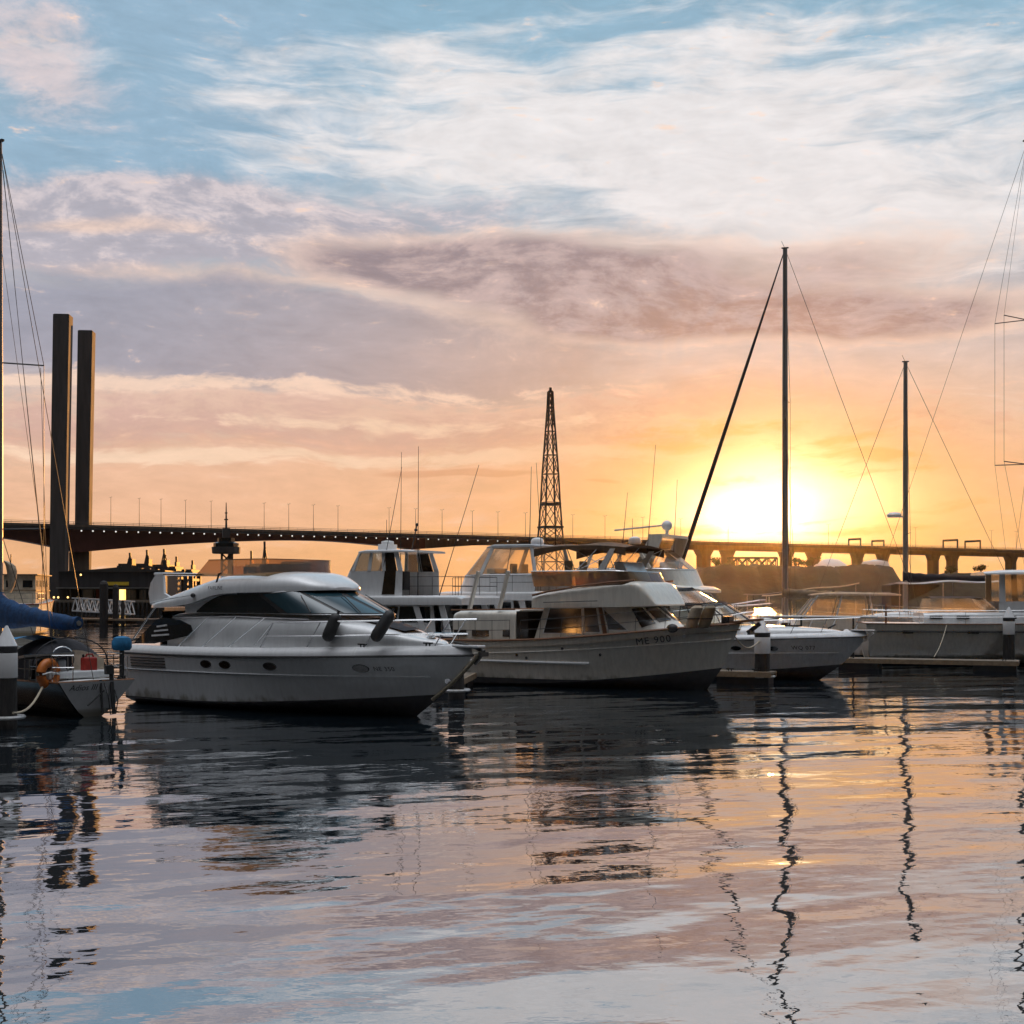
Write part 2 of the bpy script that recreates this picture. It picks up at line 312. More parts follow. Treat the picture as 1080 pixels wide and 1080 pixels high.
# ---------------------------------------------------------------- water
def water_mat():
    m = bpy.data.materials.new('harbour_water'); m.use_nodes = True; nt = m.node_tree; N.nt = nt
    b = nt.nodes['Principled BSDF']; b.inputs['Base Color'].default_value = (.006, .012, .017, 1); b.inputs['Roughness'].default_value = .012; b.inputs['IOR'].default_value = 2.6
    gl = nt.nodes.new('ShaderNodeBsdfGlossy'); gl.inputs[0].default_value = (.92, .95, .98, 1); gl.inputs[1].default_value = .012
    mx = nt.nodes.new('ShaderNodeMixShader'); mx.inputs[0].default_value = .36; nt.links.new(b.outputs[0], mx.inputs[1]); nt.links.new(gl.outputs[0], mx.inputs[2])
    nt.links.new(mx.outputs[0], nt.nodes['Material Output'].inputs[0])
    g = nt.nodes.new('ShaderNodeNewGeometry'); p = nt.nodes.new('ShaderNodeSeparateXYZ'); nt.links.new(g.outputs['Position'], p.inputs[0])
    x, y = N(p.outputs[0]), N(p.outputs[1])
    xr, yr = x*.94+y*.34, y*.94-x*.34
    big = noise(xyz(xr*.19, yr*.40, 0), 1, 1.5, .4)*.11
    mid = noise(xyz(xr*.62, yr*1.05, 4), 1, 2.5, .5)*.023
    gust = smooth(noise(xyz(x*.05, y*.09, 2), 1, 3), .40, .66)
    rip = noise(xyz(x*2.2, y*3.4, 7), 1, 3, .55)*.006*(gust*.9+.06)
    fine = noise(xyz(x*5.5, y*8.5, 11), 1, 2, .5)*.0011*(smooth(noise(xyz(x*.11+3, y*.16, 5), 1, 2), .36, .6)*.9+.1)
    h = big+mid+rip+fine
    bn = nt.nodes.new('ShaderNodeBump'); bn.inputs['Strength'].default_value = 1; bn.inputs['Distance'].default_value = 1.0
    nt.links.new(h.s, bn.inputs['Height']); nt.links.new(bn.outputs[0], b.inputs['Normal']); nt.links.new(bn.outputs[0], gl.inputs['Normal'])
    return m
w_ = MB(); w_.add([(-1700, -60, 0), (1700, -60, 0), (1700, 2500, 0), (-1700, 2500, 0)], [(0, 1, 2, 3)])
tag(w_.build('water', water_mat()), 'calm harbour water reflecting the sunset sky', None, None, 'structure')
# ---------------------------------------------------------------- boat building
def lerp(a, b, t): return a+(b-a)*t
class Hull:                                         # lofted hull: x forward from the transom, y to port, z up from the waterline
    def __init__(s, L, Lwl, B, zs0, zs1, zc=(.12, .5), cb=.86, keel=-.55, tran=.92, pw=2.3, pc=1.7, sag=0, flare=1.0, boot=.2, rake=2.6, tr_rake=0, rnd=0):
        s.__dict__.update(locals())
    def bd(s, t):
        return s.B/2*((1-(1-s.tran)*((.42-t)/.42)**2) if t < .42 else max(0, 1-((t-.42)/.58)**s.pw))
    def bc(s, t):
        return s.cb*s.B/2*((1-(1-s.tran)*((.38-t)/.38)**2) if t < .38 else max(0, 1-((t-.38)/.62)**s.pc))
    def zs(s, t): t = max(0, t); return s.zs0+(s.zs1-s.zs0)*t**1.8-s.sag*sin(pi*min(1, t*1.15))
    def zc_(s, t): return s.zc[0]+(s.zc[1]-s.zc[0])*max(0, t)**2.4
    def X(s, t, z):
        f = max(0, min(1.15, (z+.2)/(s.zs(t)+.2))); return t*s.Lwl+(s.L-s.Lwl)*max(0, t)**s.rake*f**.85-s.tr_rake*(1-t)**6*f
    def P(s, t, r, side=-1):                        # r 0 at the chine, 1 at the sheer
        zc, zs = s.zc_(t), s.zs(t); z = lerp(zc, zs, r); t = max(0, t); fl = s.rnd or 1+(s.flare-1)*t**2
        y = lerp(s.bc(t), s.bd(t), max(0, r)**fl); return Vector((s.X(t, z), side*y, z))
    def at(s, x, z, side=-1, off=.006):             # point on the topsides at a length and height
        t = x/s.L
        for _ in range(14):
            r = (z-s.zc_(t))/(s.zs(t)-s.zc_(t)); t = max(.001, min(.995, t+(x-s.P(t, r).x)/s.L))
        p = s.P(t, r, side); n = (s.P(min(t+.01, 1), r, side)-s.P(max(t-.01, 0), r, side)).cross(s.P(t, r+.02, side)-s.P(t, r-.02, side)); n.normalize()
        if n.y*side < 0: n = -n
        return p+n*off
    def ts(s, n): return [1-(1-i/n)**1.25 for i in range(n+1)]
    def sheer(s, side, dz=0, inset=0, n=26, t0=0, t1=1):
        out = []
        for i in range(n+1):
            t = lerp(t0, t1, i/n); p = s.P(t, 1, side); p.y = side*max(0, abs(p.y)-inset); p.z += dz; p.x -= inset*.6*t**3; out.append(p)
        return out
    def make(s, root, m_top, m_bot, name='hull', rail=None, rail_r=.04, deck=None, deck_dz=-.02, bul=0, m_bul=None, bul_in=.12, knuckle=None, m_kn=None, boot2=None):
        T = s.ts(30); m = MB(); R = [0, .12, .25, .4, .55, .7, .85, 1]
        for side in (-1, 1):
            def sec(t):
                k = Vector((s.X(t, s.keel+.4*t**4), 0, s.keel*(1-t**5)+.0*t)); c = s.P(t, 0, side); return k, c
            m.mi = 1; m.grid(lambda u, v: lerp(*[q for q in sec(u)], v), 30, 3)
            rb = lambda t: max(.02, min(.9, (s.boot-s.zc_(t))/(s.zs(t)-s.zc_(t))))
            m.grid(lambda u, v: s.P(u, v*rb(u), side), 30, 2)
            m.mi = 0; m.grid(lambda u, v: s.P(u, lerp(rb(u), 1, v), side), 40, 8)
        m.mi = 0
        pl = [s.P(0, r, -1) for r in (0, .5, 1)]+[s.P(0, r, 1) for r in (1, .5, 0)]+[Vector((s.X(0, s.keel), 0, s.keel))]
        m.add(pl, [tuple(range(7))])
        h = m.build(name, [m_top, m_bot], root, smooth=True)
        if rail:
            r = MB(); r.tube(s.sheer(-1, .0)+s.sheer(1, .0)[::-1], rail_r, 6); q = [s.P(0, 1, -1), s.P(0, 1, 1)]; r.tube(q, rail_r, 6); r.build('rub_rail', rail, root, smooth=True)
        top = s.sheer(-1, bul, bul_in if bul else 0)
        if bul:
            b = MB()
            for side in (-1, 1):
                a = s.sheer(side, .02, -.004); c = s.sheer(side, bul, bul_in); n = len(a)
                b.grid(lambda u, v: lerp(a[round(u*(n-1))], c[round(u*(n-1))], v)+Vector((0, side*.05*sin(pi*v)*(1-u**6), 0)), n-1, 4)
            b.build('gunwale', m_bul or m_top, root, smooth=True)
        if deck:
            d = MB(); a = s.sheer(-1, bul+deck_dz, bul_in if bul else .02); c = s.sheer(1, bul+deck_dz, bul_in if bul else .02); n = len(a)
            d.grid(lambda u, v: lerp(a[round(u*(n-1))], c[round(u*(n-1))], v)+Vector((0, 0, .06*sin(pi*v))), n-1, 6)
            d.build('deck', deck, root, smooth=True)
        if knuckle:
            kz0, kz1, t1 = knuckle; k = MB()
            for side in (-1, 1):
                pts = []
                for i in range(25):
                    x = lerp(.05, t1*s.L, i/24); pts.append(s.at(x, lerp(kz0, kz1, (i/24)**1.5), side, .008))
                k.tube(pts, .022, 5)
            k.build('hull_strake', m_kn or m_top, root, smooth=True)
        return h
def plan_curve(hw, x0, x1, xf, z, zf=None, p=2.4, hw0=None):     # starboard aft -> round the front -> port aft; t 0..1
    zf = z if zf is None else zf; hw0 = hw if hw0 is None else hw0
    la, lc = x1-x0, (xf-x1)+hw*.8; tot = 2*(la+lc); ka = la/tot
    def f(t):
        sd = -1 if t <= .5 else 1; q = t if t <= .5 else 1-t
        if q < ka: k = q/ka if ka else 1; return Vector((lerp(x0, x1, k), sd*lerp(hw0, hw, k), z))
        a = (q-ka)/(.5-ka)*pi/2; cx, cy = abs(sin(a))**(2/p), abs(cos(a))**(2/p)
        return Vector((lerp(x1, xf, cx), sd*hw*cy, lerp(z, zf, cx)))
    f.ka = ka
    return f
def ruled(b, t): return lambda u, v: lerp(b(u), t(u), v)
def band(root, name, m, b, t, n=60, cap=None, smooth_=True):
    k = MB(); k.grid(ruled(b, t), n, 3)
    if cap: vs = [t(i/n) for i in range(n+1)]; k.add(vs, [tuple(range(n+1))])
    return k.build(name, m, root, smooth=smooth_)
def body(st, e=4, n=22):                             # stations (x, half width, bottom, top) -> rings of a moulded shell
    R = []
    for x, w, zb, zt in st:
        r = []
        for i in range(n+1):
            a = pi*i/n; c, s_ = cos(a), sin(a)
            r.append(Vector((x, -w*(1 if c > 0 else -1)*abs(c)**(2/e), zb+(zt-zb)*abs(s_)**(2/e))))
        R.append(r)
    return R
def spline(st, k=4):                                 # Catmull-Rom through stations
    out = []
    for i in range(len(st)-1):
        p0, p1, p2, p3 = st[max(i-1, 0)], st[i], st[i+1], st[min(i+2, len(st)-1)]
        for j in range(k):
            t = j/k; out.append(tuple(.5*(2*b+(c-a)*t+(2*a-5*b+4*c-d)*t*t+(3*b-a-3*c+d)*t**3) for a, b, c, d in zip(p0, p1, p2, p3)))
    out.append(st[-1]); return out
def lettering(s, size, fn, name, m, parent, spacing=1.0, shear=0):   # flat text mapped onto a surface by fn(a, b)
    cu = bpy.data.curves.new(name, 'FONT'); cu.body = s; cu.size = size; cu.align_x = 'CENTER'; cu.space_character = spacing; cu.shear = shear; cu.resolution_u = 3
    o = bpy.data.objects.new(name+'_curve', cu); COL.objects.link(o); bpy.context.view_layer.update()
    me = bpy.data.meshes.new_from_object(o.evaluated_get(bpy.context.evaluated_depsgraph_get())); bpy.data.objects.remove(o)
    for v in me.vertices: v.co = fn(v.co.x, v.co.y)
    me.materials.clear(); me.materials.append(m); o = bpy.data.objects.new(name, me); COL.objects.link(o); o.parent = parent
    return o
def rails(root, pts, h, n_post, levels=(1,), r=.014, lean=0, m=None, name='guard_rail'):
    k = MB(); pts = [Vector(p) for p in pts]
    for l in levels: k.tube([p+Vector((lean*l, 0, h*l)) for p in pts], r, 5)
    for i in range(n_post):
        q = i/(n_post-1)*(len(pts)-1); a = int(min(q, len(pts)-2)); p = lerp(pts[a], pts[a+1], q-a); k.tube([p, p+Vector((lean, 0, h))], r, 5)
    return k.build(name, m or M['chrome'], root, smooth=True)
def hang_fender(label, p, m, r=.16, h=.75, tilt=(0, 0), line=None, group=None):
    e = empty('fender', p, 0, label, 'fender', group); a = Vector((0, 0, -h/2)); b = Vector((tilt[0]*h, tilt[1]*h, h/2)); k = MB()
    ax = (b-a).normalized(); L = (b-a).length
    k.tube([a+ax*(L*q) for q in (0, .03, .1, .22, .78, .9, .97, 1)], [.03, r*.6, r*.9, r, r, r*.9, r*.6, .03], 14); k.build('fender_body', m, e, smooth=True)
    k = MB(); k.tube([b, b+ax*.08], .035, 8); k.build('eyelet', M['dark'], e)
    if line: k = MB(); k.tube([b, Vector(line)], .012, 5); k.build('lanyard', M['rope'], e)
    return e
def whip(root, p, top, r=.012, name='antenna', m=None):
    k = MB(); p = Vector(p); top = Vector(top); mid = lerp(p, top, .3); k.tube([p, mid, top], [r*1.6, r, r*.6], 5); return k.build(name, m or M['dark'], root)
def radome(root, p, r=.32):
    k = MB(); k.lathe(p, [(r*.9, 0), (r, .06), (r, .2), (r*.85, .3), (r*.4, .36), (.01, .37)], 16); return k.build('radar_dome', M['white'], root, smooth=True)
def frame(root, loc_px, d, heading): pass
def boat_root(name, stem_px, stem_py, Lwl, deg, label, cat='boat', group='boats moored in the marina'):
    d = F*CH/(stem_py-HZ); p = W(stem_px, HZ, d); a = radians(deg)
    return empty(name, (p.x-Lwl*cos(a), d-Lwl*sin(a), 0), a, label, cat, group)
GB = 'boats moored in the marina'

# ================================================================ near motor yacht
def motor_yacht():
    R = boat_root('motor_yacht', 437, 755, 10.3, -36, 'sleek white flybridge motor yacht with arched dark windows and oval portholes, nearest large boat', 'motor yacht')
    H = Hull(12.35, 10.3, 4.1, 1.56, 1.72, zc=(.16, .62), cb=.9, pw=2.5, pc=1.75, flare=1.5, boot=.22, sag=.03)
    H.make(R, M['gel'], M['under'], rail=M['black'], rail_r=.035, deck=M['gel'], bul=.26, bul_in=.14, knuckle=(1.07, 1.12, .9), m_kn=M['gel3'])
    # portholes, vents and hull lettering
    for x in (4.05, 4.85, 6.55, 9.35):
        ctr = H.at(x, 1.33)
        def pf(u, v, x=x): return H.at(x+.24*v*cos(2*pi*u), 1.33+.115*v*sin(2*pi*u)+.0, -1, .004)
        k = MB(); k.grid(lambda u, v: pf(u, .85+.15*v), 20, 1); r = k.build('porthole_rim', M['dark'], None)
        k = MB(); k.grid(lambda u, v: H.at(x+.21*v*cos(2*pi*u), 1.33+.1*v*sin(2*pi*u), -1, .016), 20, 3); o = k.build('porthole', M['brglass'], R, smooth=True); r.parent = o
    k = MB()
    for i in range(4): k.tube([H.at(x, 1.18+.085*i, -1, .012) for x in (.5, 1.0, 1.6, 2.2)], .02, 5)
    k.build('engine_vent', M['dark'], R)
    lettering('NE 350', .17, lambda a, b: H.at(9.98+a, 1.27+b, -1, .008), 'registration', M['text'], R, 1.1)
    # lower house
    st = spline([(1.7, 1.48, 1.7, 2.80), (3, 1.6, 1.7, 2.84), (5, 1.62, 1.7, 2.84), (7, 1.56, 1.7, 2.82), (8.2, 1.42, 1.7, 2.74), (9.0, 1.22, 1.75, 2.6), (9.8, .95, 1.8, 2.42), (10.6, .62, 1.85, 2.22), (11.2, .34, 1.9, 2.1), (11.45, .1, 1.95, 2.02)])
    k = MB(); k.loft(body(st, 5, 26)); k.build('cabin', M['gel'], R, smooth=True)
    k = MB(); k.loft(body(spline([(8.9, .5, 2.55, 2.67), (9.5, .46, 2.4, 2.53), (10.3, .36, 2.2, 2.33)]), 4, 12)); k.build('foredeck_hatch', M['smoke'], R, smooth=True)
    # sunpad on the foredeck, dark
    k = MB(); k.grid(lambda u, v: Vector((8.95+1.35*u, (v-.5)*1.3*(1-.35*u), 2.66-.31*u+.03*sin(pi*v))), 6, 6); k.build('sun_pad', M['navy'], R, smooth=True)
    # black fashion plates of the cockpit with three pale steps
    for s in (-1, 1):
        y = s*1.66; pl = [(.35, 1.84), (1.35, 1.86), (2.05, 1.98), (2.9, 2.12), (3.12, 2.24), (3.0, 2.44), (2.5, 2.60), (1.9, 2.66), (1.45, 2.6)]
        k = MB(); k.prism([(a, y, b) for a, b in pl], (0, s*.03, 0)); q = k.build('quarter_window', M['glass'], R)
        k = MB()
        for i in range(3): k.bar((1.25+.12*i, y+s*.045, 2.1+.14*i), (2.05-.05*i, y+s*.045, 2.15+.14*i), .02, .05)
        k.build('grab_bar', M['gel'], q)
        k = MB(); k.tube([(.2, s*1.7, 1.84), (1.15, s*1.5, 2.95)], .025, 6); k.build('flybridge_strut', M['chrome'], R)
    k = MB(); k.box((1.2, 0, 2.3), (.1, 2.6, 1.1)); k.build('saloon_door', M['glass'], R)
    # window band
    bb = plan_curve(1.52, 2.6, 6.9, 9.2, 2.80, 2.78, 2.3); tb = plan_curve(1.46, 2.4, 6.2, 7.25, 3.42, 3.52, 2.3)
    band(R, 'window_surround', M['gel'], bb, tb, 70)
    sf = ruled(bb, tb); ka = bb.ka
    k = MB(); k.patch(sf, (5, 0, 3), ka*.7, 1-ka*.7, .03, .96, .006, 50, 4); k.build('mullion_band', M['black'], R, smooth=True)
    arch = lambda u0, u1: (lambda u: .04+.86*sin(min(1, max(0.02, (u-u0)/(u1-u0)))*pi/2)**.75)
    u0, u1, u2, u3 = ka*.12, ka*.95, ka*.99, .5
    G = MB(); G.patch(sf, (5, 0, 3), u0, u1, .035, arch(u0, ka*.62), .014, 24, 5); G.build('side_window', M['glass'], R, smooth=True)
    G = MB(); G.patch(sf, (5, 0, 3), 1-u1, 1-u0, .035, lambda u: arch(u0, ka*.62)(1-u), .014, 24, 5); G.build('side_window', M['glass'], R, smooth=True)
    span = (.5-u2)*2; cuts = [u2, u2+span*.27, u2+span*.5, u2+span*.73, 1-u2]
    for a, b in zip(cuts, cuts[1:]):
        G = MB(); G.patch(sf, (5, 0, 3), a+.006, b-.006, .05, .93, .016, 10, 5); g = G.build('windscreen_pane', M['glass2'], R, smooth=True)
        G = MB(); um = (a+b)/2; p0 = sf(um-.012, .04); p1 = sf(um+.035, .72); o = Vector((.06, -.01, .05)); G.tube([p0+o, p1+o], .016, 5)
        if b < .8: G.build('wiper', M['dark'], g)
    # flybridge
    fs = spline([(.45, .9, 2.95, 3.06), (1.0, 1.5, 2.95, 3.2), (2.0, 1.66, 2.98, 3.48), (3.0, 1.68, 3.1, 3.76), (3.9, 1.66, 3.32, 3.95), (4.8, 1.6, 3.4, 4.01), (5.9, 1.52, 3.42, 4.03), (6.7, 1.36, 3.44, 3.99), (7.2, 1.12, 3.46, 3.82), (7.5, .85, 3.47, 3.68), (7.65, .4, 3.48, 3.56)], 5)
    k = MB(); k.loft(body(fs, 3.2, 30)); fb = k.build('flybridge', M['gel'], R, smooth=True)
    k = MB(); k.tube([(1.0, -1.56, 3.1), (2.2, -1.74, 3.24), (3.1, -1.76, 3.34)], .018, 5); k.build('trim_line', M['gel3'], fb)
    k = MB(); k.ball((3.18, -1.74, 3.33), (.09, .06, .07)); k.build('navigation_light', M['dark'], fb)
    lettering('FAIRLINE', .15, lambda a, b: Vector((4.1+a, -1.70, 3.50+b)), 'name_badge', M['text'], fb, 1.05, .15)
    k = MB(); k.prism([(4.12, -1.70, 3.7), (4.2, -1.70, 3.72), (4.27, -1.68, 3.93), (4.36, -1.68, 3.95), (4.33, -1.67, 4.0), (4.2, -1.67, 3.97)], (0, .012, 0)); k.build('emblem', M['text'], fb)
    sb_ = plan_curve(1.42, 2.9, 5.4, 6.2, 3.9, 3.86, 3); st_ = plan_curve(1.5, 3.6, 5.4, 6.05, 4.38, 4.38, 3)
    k = MB(); k.grid(ruled(sb_, st_), 40, 2); k.build('smoked_screen', M['smoke'], R, smooth=True)
    k = MB(); k.tube([st_(i/30) for i in range(31)], .014, 5); k.build('screen_rail', M['tan'], R)
    k = MB(); k.box((5.2, .5, 4.2), (.5, .8, .3)); k.box((4.2, .4, 4.15), (.5, 1.2, .28)); k.build('helm_seat', M['tan'], R, bevel=.05)
    # radar arch
    for s in (-1, 1):
        k = MB(); k.prism([(x, s*1.38, z) for x, z in ((.75, 3.05), (.68, 3.4), (.78, 3.72), (1.0, 3.95), (1.35, 4.02), (1.38, 3.9), (1.42, 3.4), (1.9, 3.22), (1.9, 3.05))], (0, -s*.1, 0)); k.build('radar_arch', M['gel'], R, bevel=.02)
    k = MB(); k.box((1.16, 0, 3.99), (.44, 2.78, .09)); k.build('arch_crossbar', M['gel'], R, bevel=.03)
    for s in (-1, 1):
        k = MB(); k.bar((1.3, s*1.35, 3.98), (3.3, s*1.45, 3.95), .06, .04); k.build('arch_rail', M['chrome'], R)
    # side decks rails (raked stanchions up to the window line) and bow rail
    k = MB()
    for x in (3.2, 4.4, 5.6):
        k.tube([H.P(x/H.L, 1, -1)+Vector((-.1, .2, .26)), Vector((x+.55, -1.66, 2.7 if x < 7 else 2.5))], .017, 5)
    k.tube([(2.4, -1.66, 2.66), (5, -1.7, 2.72), (7.9, -1.66, 2.66)], .015, 5); k.build('side_rail', M['chrome'], R)
    for s in (-1, 1):
        P = [H.P(t, 1, s) for t in [.56+.42*i/10 for i in range(11)]]
        base = [Vector((p.x-.1, p.y-s*min(.18, abs(p.y)), p.z+.26)) for p in P]
        k = MB()
        for lv in (.45, 1): k.tube(([base[0]+Vector((-.25, 0, .05))] if lv == 1 else [])+[b+Vector((.55*lv, s*.02, .72*lv)) for b in base], .022, 5)
        for i in (0, 3, 6, 9): k.tube([base[i], base[i]+Vector((.55, s*.02, .72))], .02, 5)
        k.build('bow_rail', M['chrome'], R)
    k = MB(); k.box((12.2, 0, 1.96), (.9, .34, .07)); k.build('bow_platform', M['gel'], R, bevel=.02)
    k = MB(); k.tube([(11.7, 0, 2.06), (12.45, 0, 1.93), (12.72, 0, 1.82)], [.04, .05, .06], 8); k.bar((12.7, -.16, 1.76), (12.7, .16, 1.76), .1, .12); k.bar((12.62, 0, 1.74), (12.4, 0, 1.5), .06, .1); k.build('anchor', M['steel'], R)
    for x, y in ((9.6, -1.35), (11.3, -.62)):
        k = MB(); z = H.zs(x/H.L)+.29; k.bar((x-.16, y, z+.06), (x+.16, y-.0, z+.06), .035); k.bar((x-.06, y, z-.02), (x-.06, y, z+.06), .03); k.bar((x+.06, y, z-.02), (x+.06, y, z+.06), .03); k.build('cleat', M['dark'], R)
    k = MB(); k.lathe((10.9, 0, 2.08), [(.14, 0), (.14, .1), (.08, .14), (.1, .22), (.02, .24)], 12); k.build('windlass', M['chrome'], R, smooth=True)
    k = MB(); k.lathe((8.6, -1.25, 2.62), [(.02, 0), (.02, .3)], 6); k.build('deck_light', M['dark'], R)
    k = MB(); k.grid(lambda u, v: H.at(11.55+.09*v*cos(2*pi*u), 1.0+.09*v*sin(2*pi*u), -1, .02), 12, 1); k.build('bow_eye', M['chrome'], R)
    return R, H
YR, YH = motor_yacht()
def yw(x, y, z): return YR.matrix_basis @ Vector((x, y, z))
def rootmat(R): return Matrix.Translation(R.location) @ Matrix.Rotation(R.rotation_euler.z, 4, 'Z')
def inw(R, x, y, z): return rootmat(R) @ Vector((x, y, z))
hang_fender('black fender leaning on the bow rail of the near motor yacht, closer to its windscreen', inw(YR, 8.5, -1.62, 2.45), M['black'], .17, .75, (.42, .12), None, 'fenders on the near motor yacht')
hang_fender('black fender leaning on the bow rail of the near motor yacht, nearer the bow tip', inw(YR, 10.0, -1.35, 2.5), M['black'], .17, .8, (.62, .2), None, 'fenders on the near motor yacht')
k = MB(); a, b = inw(YR, 12.65, 0, 1.85), W(456, 738, 36.1); k.tube([lerp(a, b, i/8)+Vector((0, 0, -.08*sin(pi*i/8))) for i in range(9)], .055, 8)
tag(k.build('mooring_rope', M['rope']), 'thick pale mooring rope running from the near yacht bow down to the water', 'rope')

# ================================================================ trawler
def trawler():
    R = boat_root('trawler_yacht', 746, 727, 10.0, -30, 'cream trawler with brown timber trim and black registration ME 900 on its bow', 'trawler')
    H = Hull(11.25, 10.0, 4.1, 1.66, 2.36, zc=(.05, .75), cb=.84, pw=2.9, pc=2.1, flare=1.35, boot=.28, sag=.06, rake=3, keel=-.8)
    H.make(R, M['gel2'], M['under'], rail=M['teak'], rail_r=.045, deck=M['teakdeck'], deck_dz=-.25, knuckle=(1.14, 1.80, .97), m_kn=M['gel2'])
    k = MB(); k.tube([H.at(.06+6.1*i/14, .9, -1, .015) for i in range(15)], .055, 6); k.build('rubbing_strake', M['gel'], R, smooth=True)
    for x, z in ((3.3, 1.15), (3.7, 1.05), (5.2, 1.42), (6.6, 1.22)):
        k = MB(); q = H.at(x, z, -1, .0); k.ball(q, (.06, .03, .06), 8, 5); k.build('hull_fitting', M['dark'], R)
    lettering('ME 900', .34, lambda a, b: H.at(8.5+a, 1.66+b+.12*a, -1, .03), 'registration', M['text'], R, 1.15)
    k = MB(); k.ball(H.at(9.5, 1.92, -1, .0), (.07, .04, .07), 8, 5); k.build('hull_fitting', M['white'], R)
    # aft cabin trunk
    k = MB(); k.loft(body([(.25, 1.5, 1.5, 2.7), (.5, 1.6, 1.5, 2.78), (2.0, 1.66, 1.5, 2.8), (3.1, 1.66, 1.5, 2.8)], 9, 20)); k.build('aft_cabin', M['gel2'], R, smooth=True)
    for s in (-1, 1): k = MB(); k.tube([(.25, s*1.62, 2.78), (3.1, s*1.7, 2.82)], .035, 6); k.build('teak_coaming', M['teak'], R)
    for s in (-1, 1):
        for x0, x1 in ((.4, .95), (1.2, 1.95), (2.55, 2.85)):
            k = MB(); k.box(((x0+x1)/2, s*1.655, 1.92), (x1-x0, .05, .24)); k.build('cabin_window', M['brglass'], R, bevel=.015)
    k = MB(); k.box((3.35, 0, 2.0), (.5, 3.2, 1.5)); k.build('companionway', M['brglass'], R)
    # main house, raked ends
    bb = plan_curve(1.36, 3.7, 8.2, 9.1, 1.66, 2.12, 2.2); tb = plan_curve(1.34, 4.15, 7.4, 8.0, 2.92, 2.96, 2.4)
    band(R, 'wheelhouse', M['gel2'], bb, tb, 80, cap=True); sf = ruled(bb, tb); ka = bb.ka
    fr = lambda x: ka*(x-3.7)/(8.3-3.7)
    for sgn in (0, 1):
        g = lambda a, b: (a, b) if not sgn else (1-b, 1-a)
        for nm, a, b, lo, hi in (('side_window', 4.05, 5.75, .24, .95), ('side_door', 5.9, 6.55, .28, .97), ('quarter_window', 6.95, 7.75, .36, None)):
            u, v = g(fr(a), fr(b))
            H_ = hi if hi else ((lambda w, u=u, v=v: .37+.55*(1-(w-u)/(v-u))) if not sgn else (lambda w, u=u, v=v: .37+.55*((w-u)/(v-u))))
            k = MB(); k.patch(sf, (6, 0, 2.3), u-.004, v+.004, lo-.035, (lambda w, H_=H_: (H_(w) if callable(H_) else H_)+.03), .012, 12, 3); f = k.build('window_frame', M['gel'], None)
            k = MB(); k.patch(sf, (6, 0, 2.3), u, v, lo, H_, .022, 12, 3); o = k.build(nm, M['brglass'], R); f.parent = o
        u, v = g(fr(6.68), fr(6.86)); k = MB(); k.patch(sf, (6, 0, 2.3), u, v, .0, 1, .03, 3, 4); k.build('teak_post', M['teak'], R)
    a0, a1 = fr(8.2)+.012, 1-fr(8.2)-.012
    for i in range(4):
        u, v = lerp(a0, a1, i/4), lerp(a0, a1, (i+1)/4); k = MB(); k.patch(sf, (6, 0, 2.3), u+.008, v-.008, .38, .93, .02, 8, 3); k.build('windscreen_pane', M['brglass'], R)
    # boat deck / flybridge moulding
    st = spline([(3.75, 1.6, 2.88, 3.32), (4.4, 1.82, 2.88, 3.44), (5.6, 1.86, 2.9, 3.62), (7.0, 1.8, 2.92, 3.78), (7.9, 1.66, 2.94, 3.84), (8.25, 1.55, 2.95, 3.6), (8.55, 1.4, 2.96, 3.12), (8.62, 1.2, 2.97, 3.02)], 4)
    k = MB(); k.loft(body(st, 9, 30)); k.build('flybridge', M['gel2'], R, smooth=True)
    for s in (-1, 1):
        k = MB(); k.tube([(3.85, s*1.72, 3.34), (4.6, s*1.87, 3.48), (5.8, s*1.9, 3.66), (7.0, s*1.85, 3.8), (7.95, s*1.7, 3.87)], .04, 6); k.build('teak_trim', M['teak'], R)
        k = MB(); k.tube([(4.4, s*1.9, 3.08), (6.6, s*1.92, 3.14)], .014, 5); k.build('grab_rail', M['dark'], R)
    # canvas weather cloths and clear side curtains, brown bimini on a frame
    wb = plan_curve(1.7, 3.9, 7.2, 8.0, 3.66, 3.8, 3); wt = plan_curve(1.75, 3.8, 7.1, 7.7, 4.22, 4.18, 3)
    k = MB(); k.grid(ruled(wb, wt), 50, 3); k.build('weather_cloth', M['smoke'], R, smooth=True)
    k = MB(); k.tube([wt(i/40) for i in range(41)], .02, 5); k.build('cloth_rail', M['chrome'], R)
    k = MB(); k.grid(lambda u, v: Vector((3.9+3.7*u, (v-.5)*3.4, 5.14+.12*sin(pi*v)-.10*(2*u-1)**2+.05*sin(4*pi*u)*sin(pi*v))), 16, 10); k.grid(lambda u, v: Vector((3.9+3.7*u, -1.7, 5.14-.10*(2*u-1)**2-.3*v*(1-.6*sin(pi*u)))), 16, 3); k.grid(lambda u, v: Vector((3.9+3.7*u, 1.7, 5.14-.10*(2*u-1)**2-.3*v*(1-.6*sin(pi*u)))), 16, 3)
    k.build('bimini_top', M['tan'], R, smooth=True)
    k = MB()
    for s in (-1, 1):
        for a, b in (((5.6, 4.2), (3.95, 5.06)), ((5.6, 4.2), (5.2, 5.16)), ((5.6, 4.2), (6.6, 5.14)), ((5.6, 4.2), (7.55, 5.05)), ((7.0, 4.2), (7.55, 5.05))): k.tube([(a[0], s*1.68, a[1]), (b[0], s*1.66, b[1])], .018, 5)
    k.build('bimini_frame', M['chrome'], R)
    for x, y in ((5.0, -.6), (5.0, .6), (6.3, -.4)):
        k = MB(); k.box((x, y, 4.1), (.5, .55, .14)); k.box((x-.24, y, 4.38), (.1, .55, .5)); k.build('helm_seat', M['cream'], R, bevel=.04)
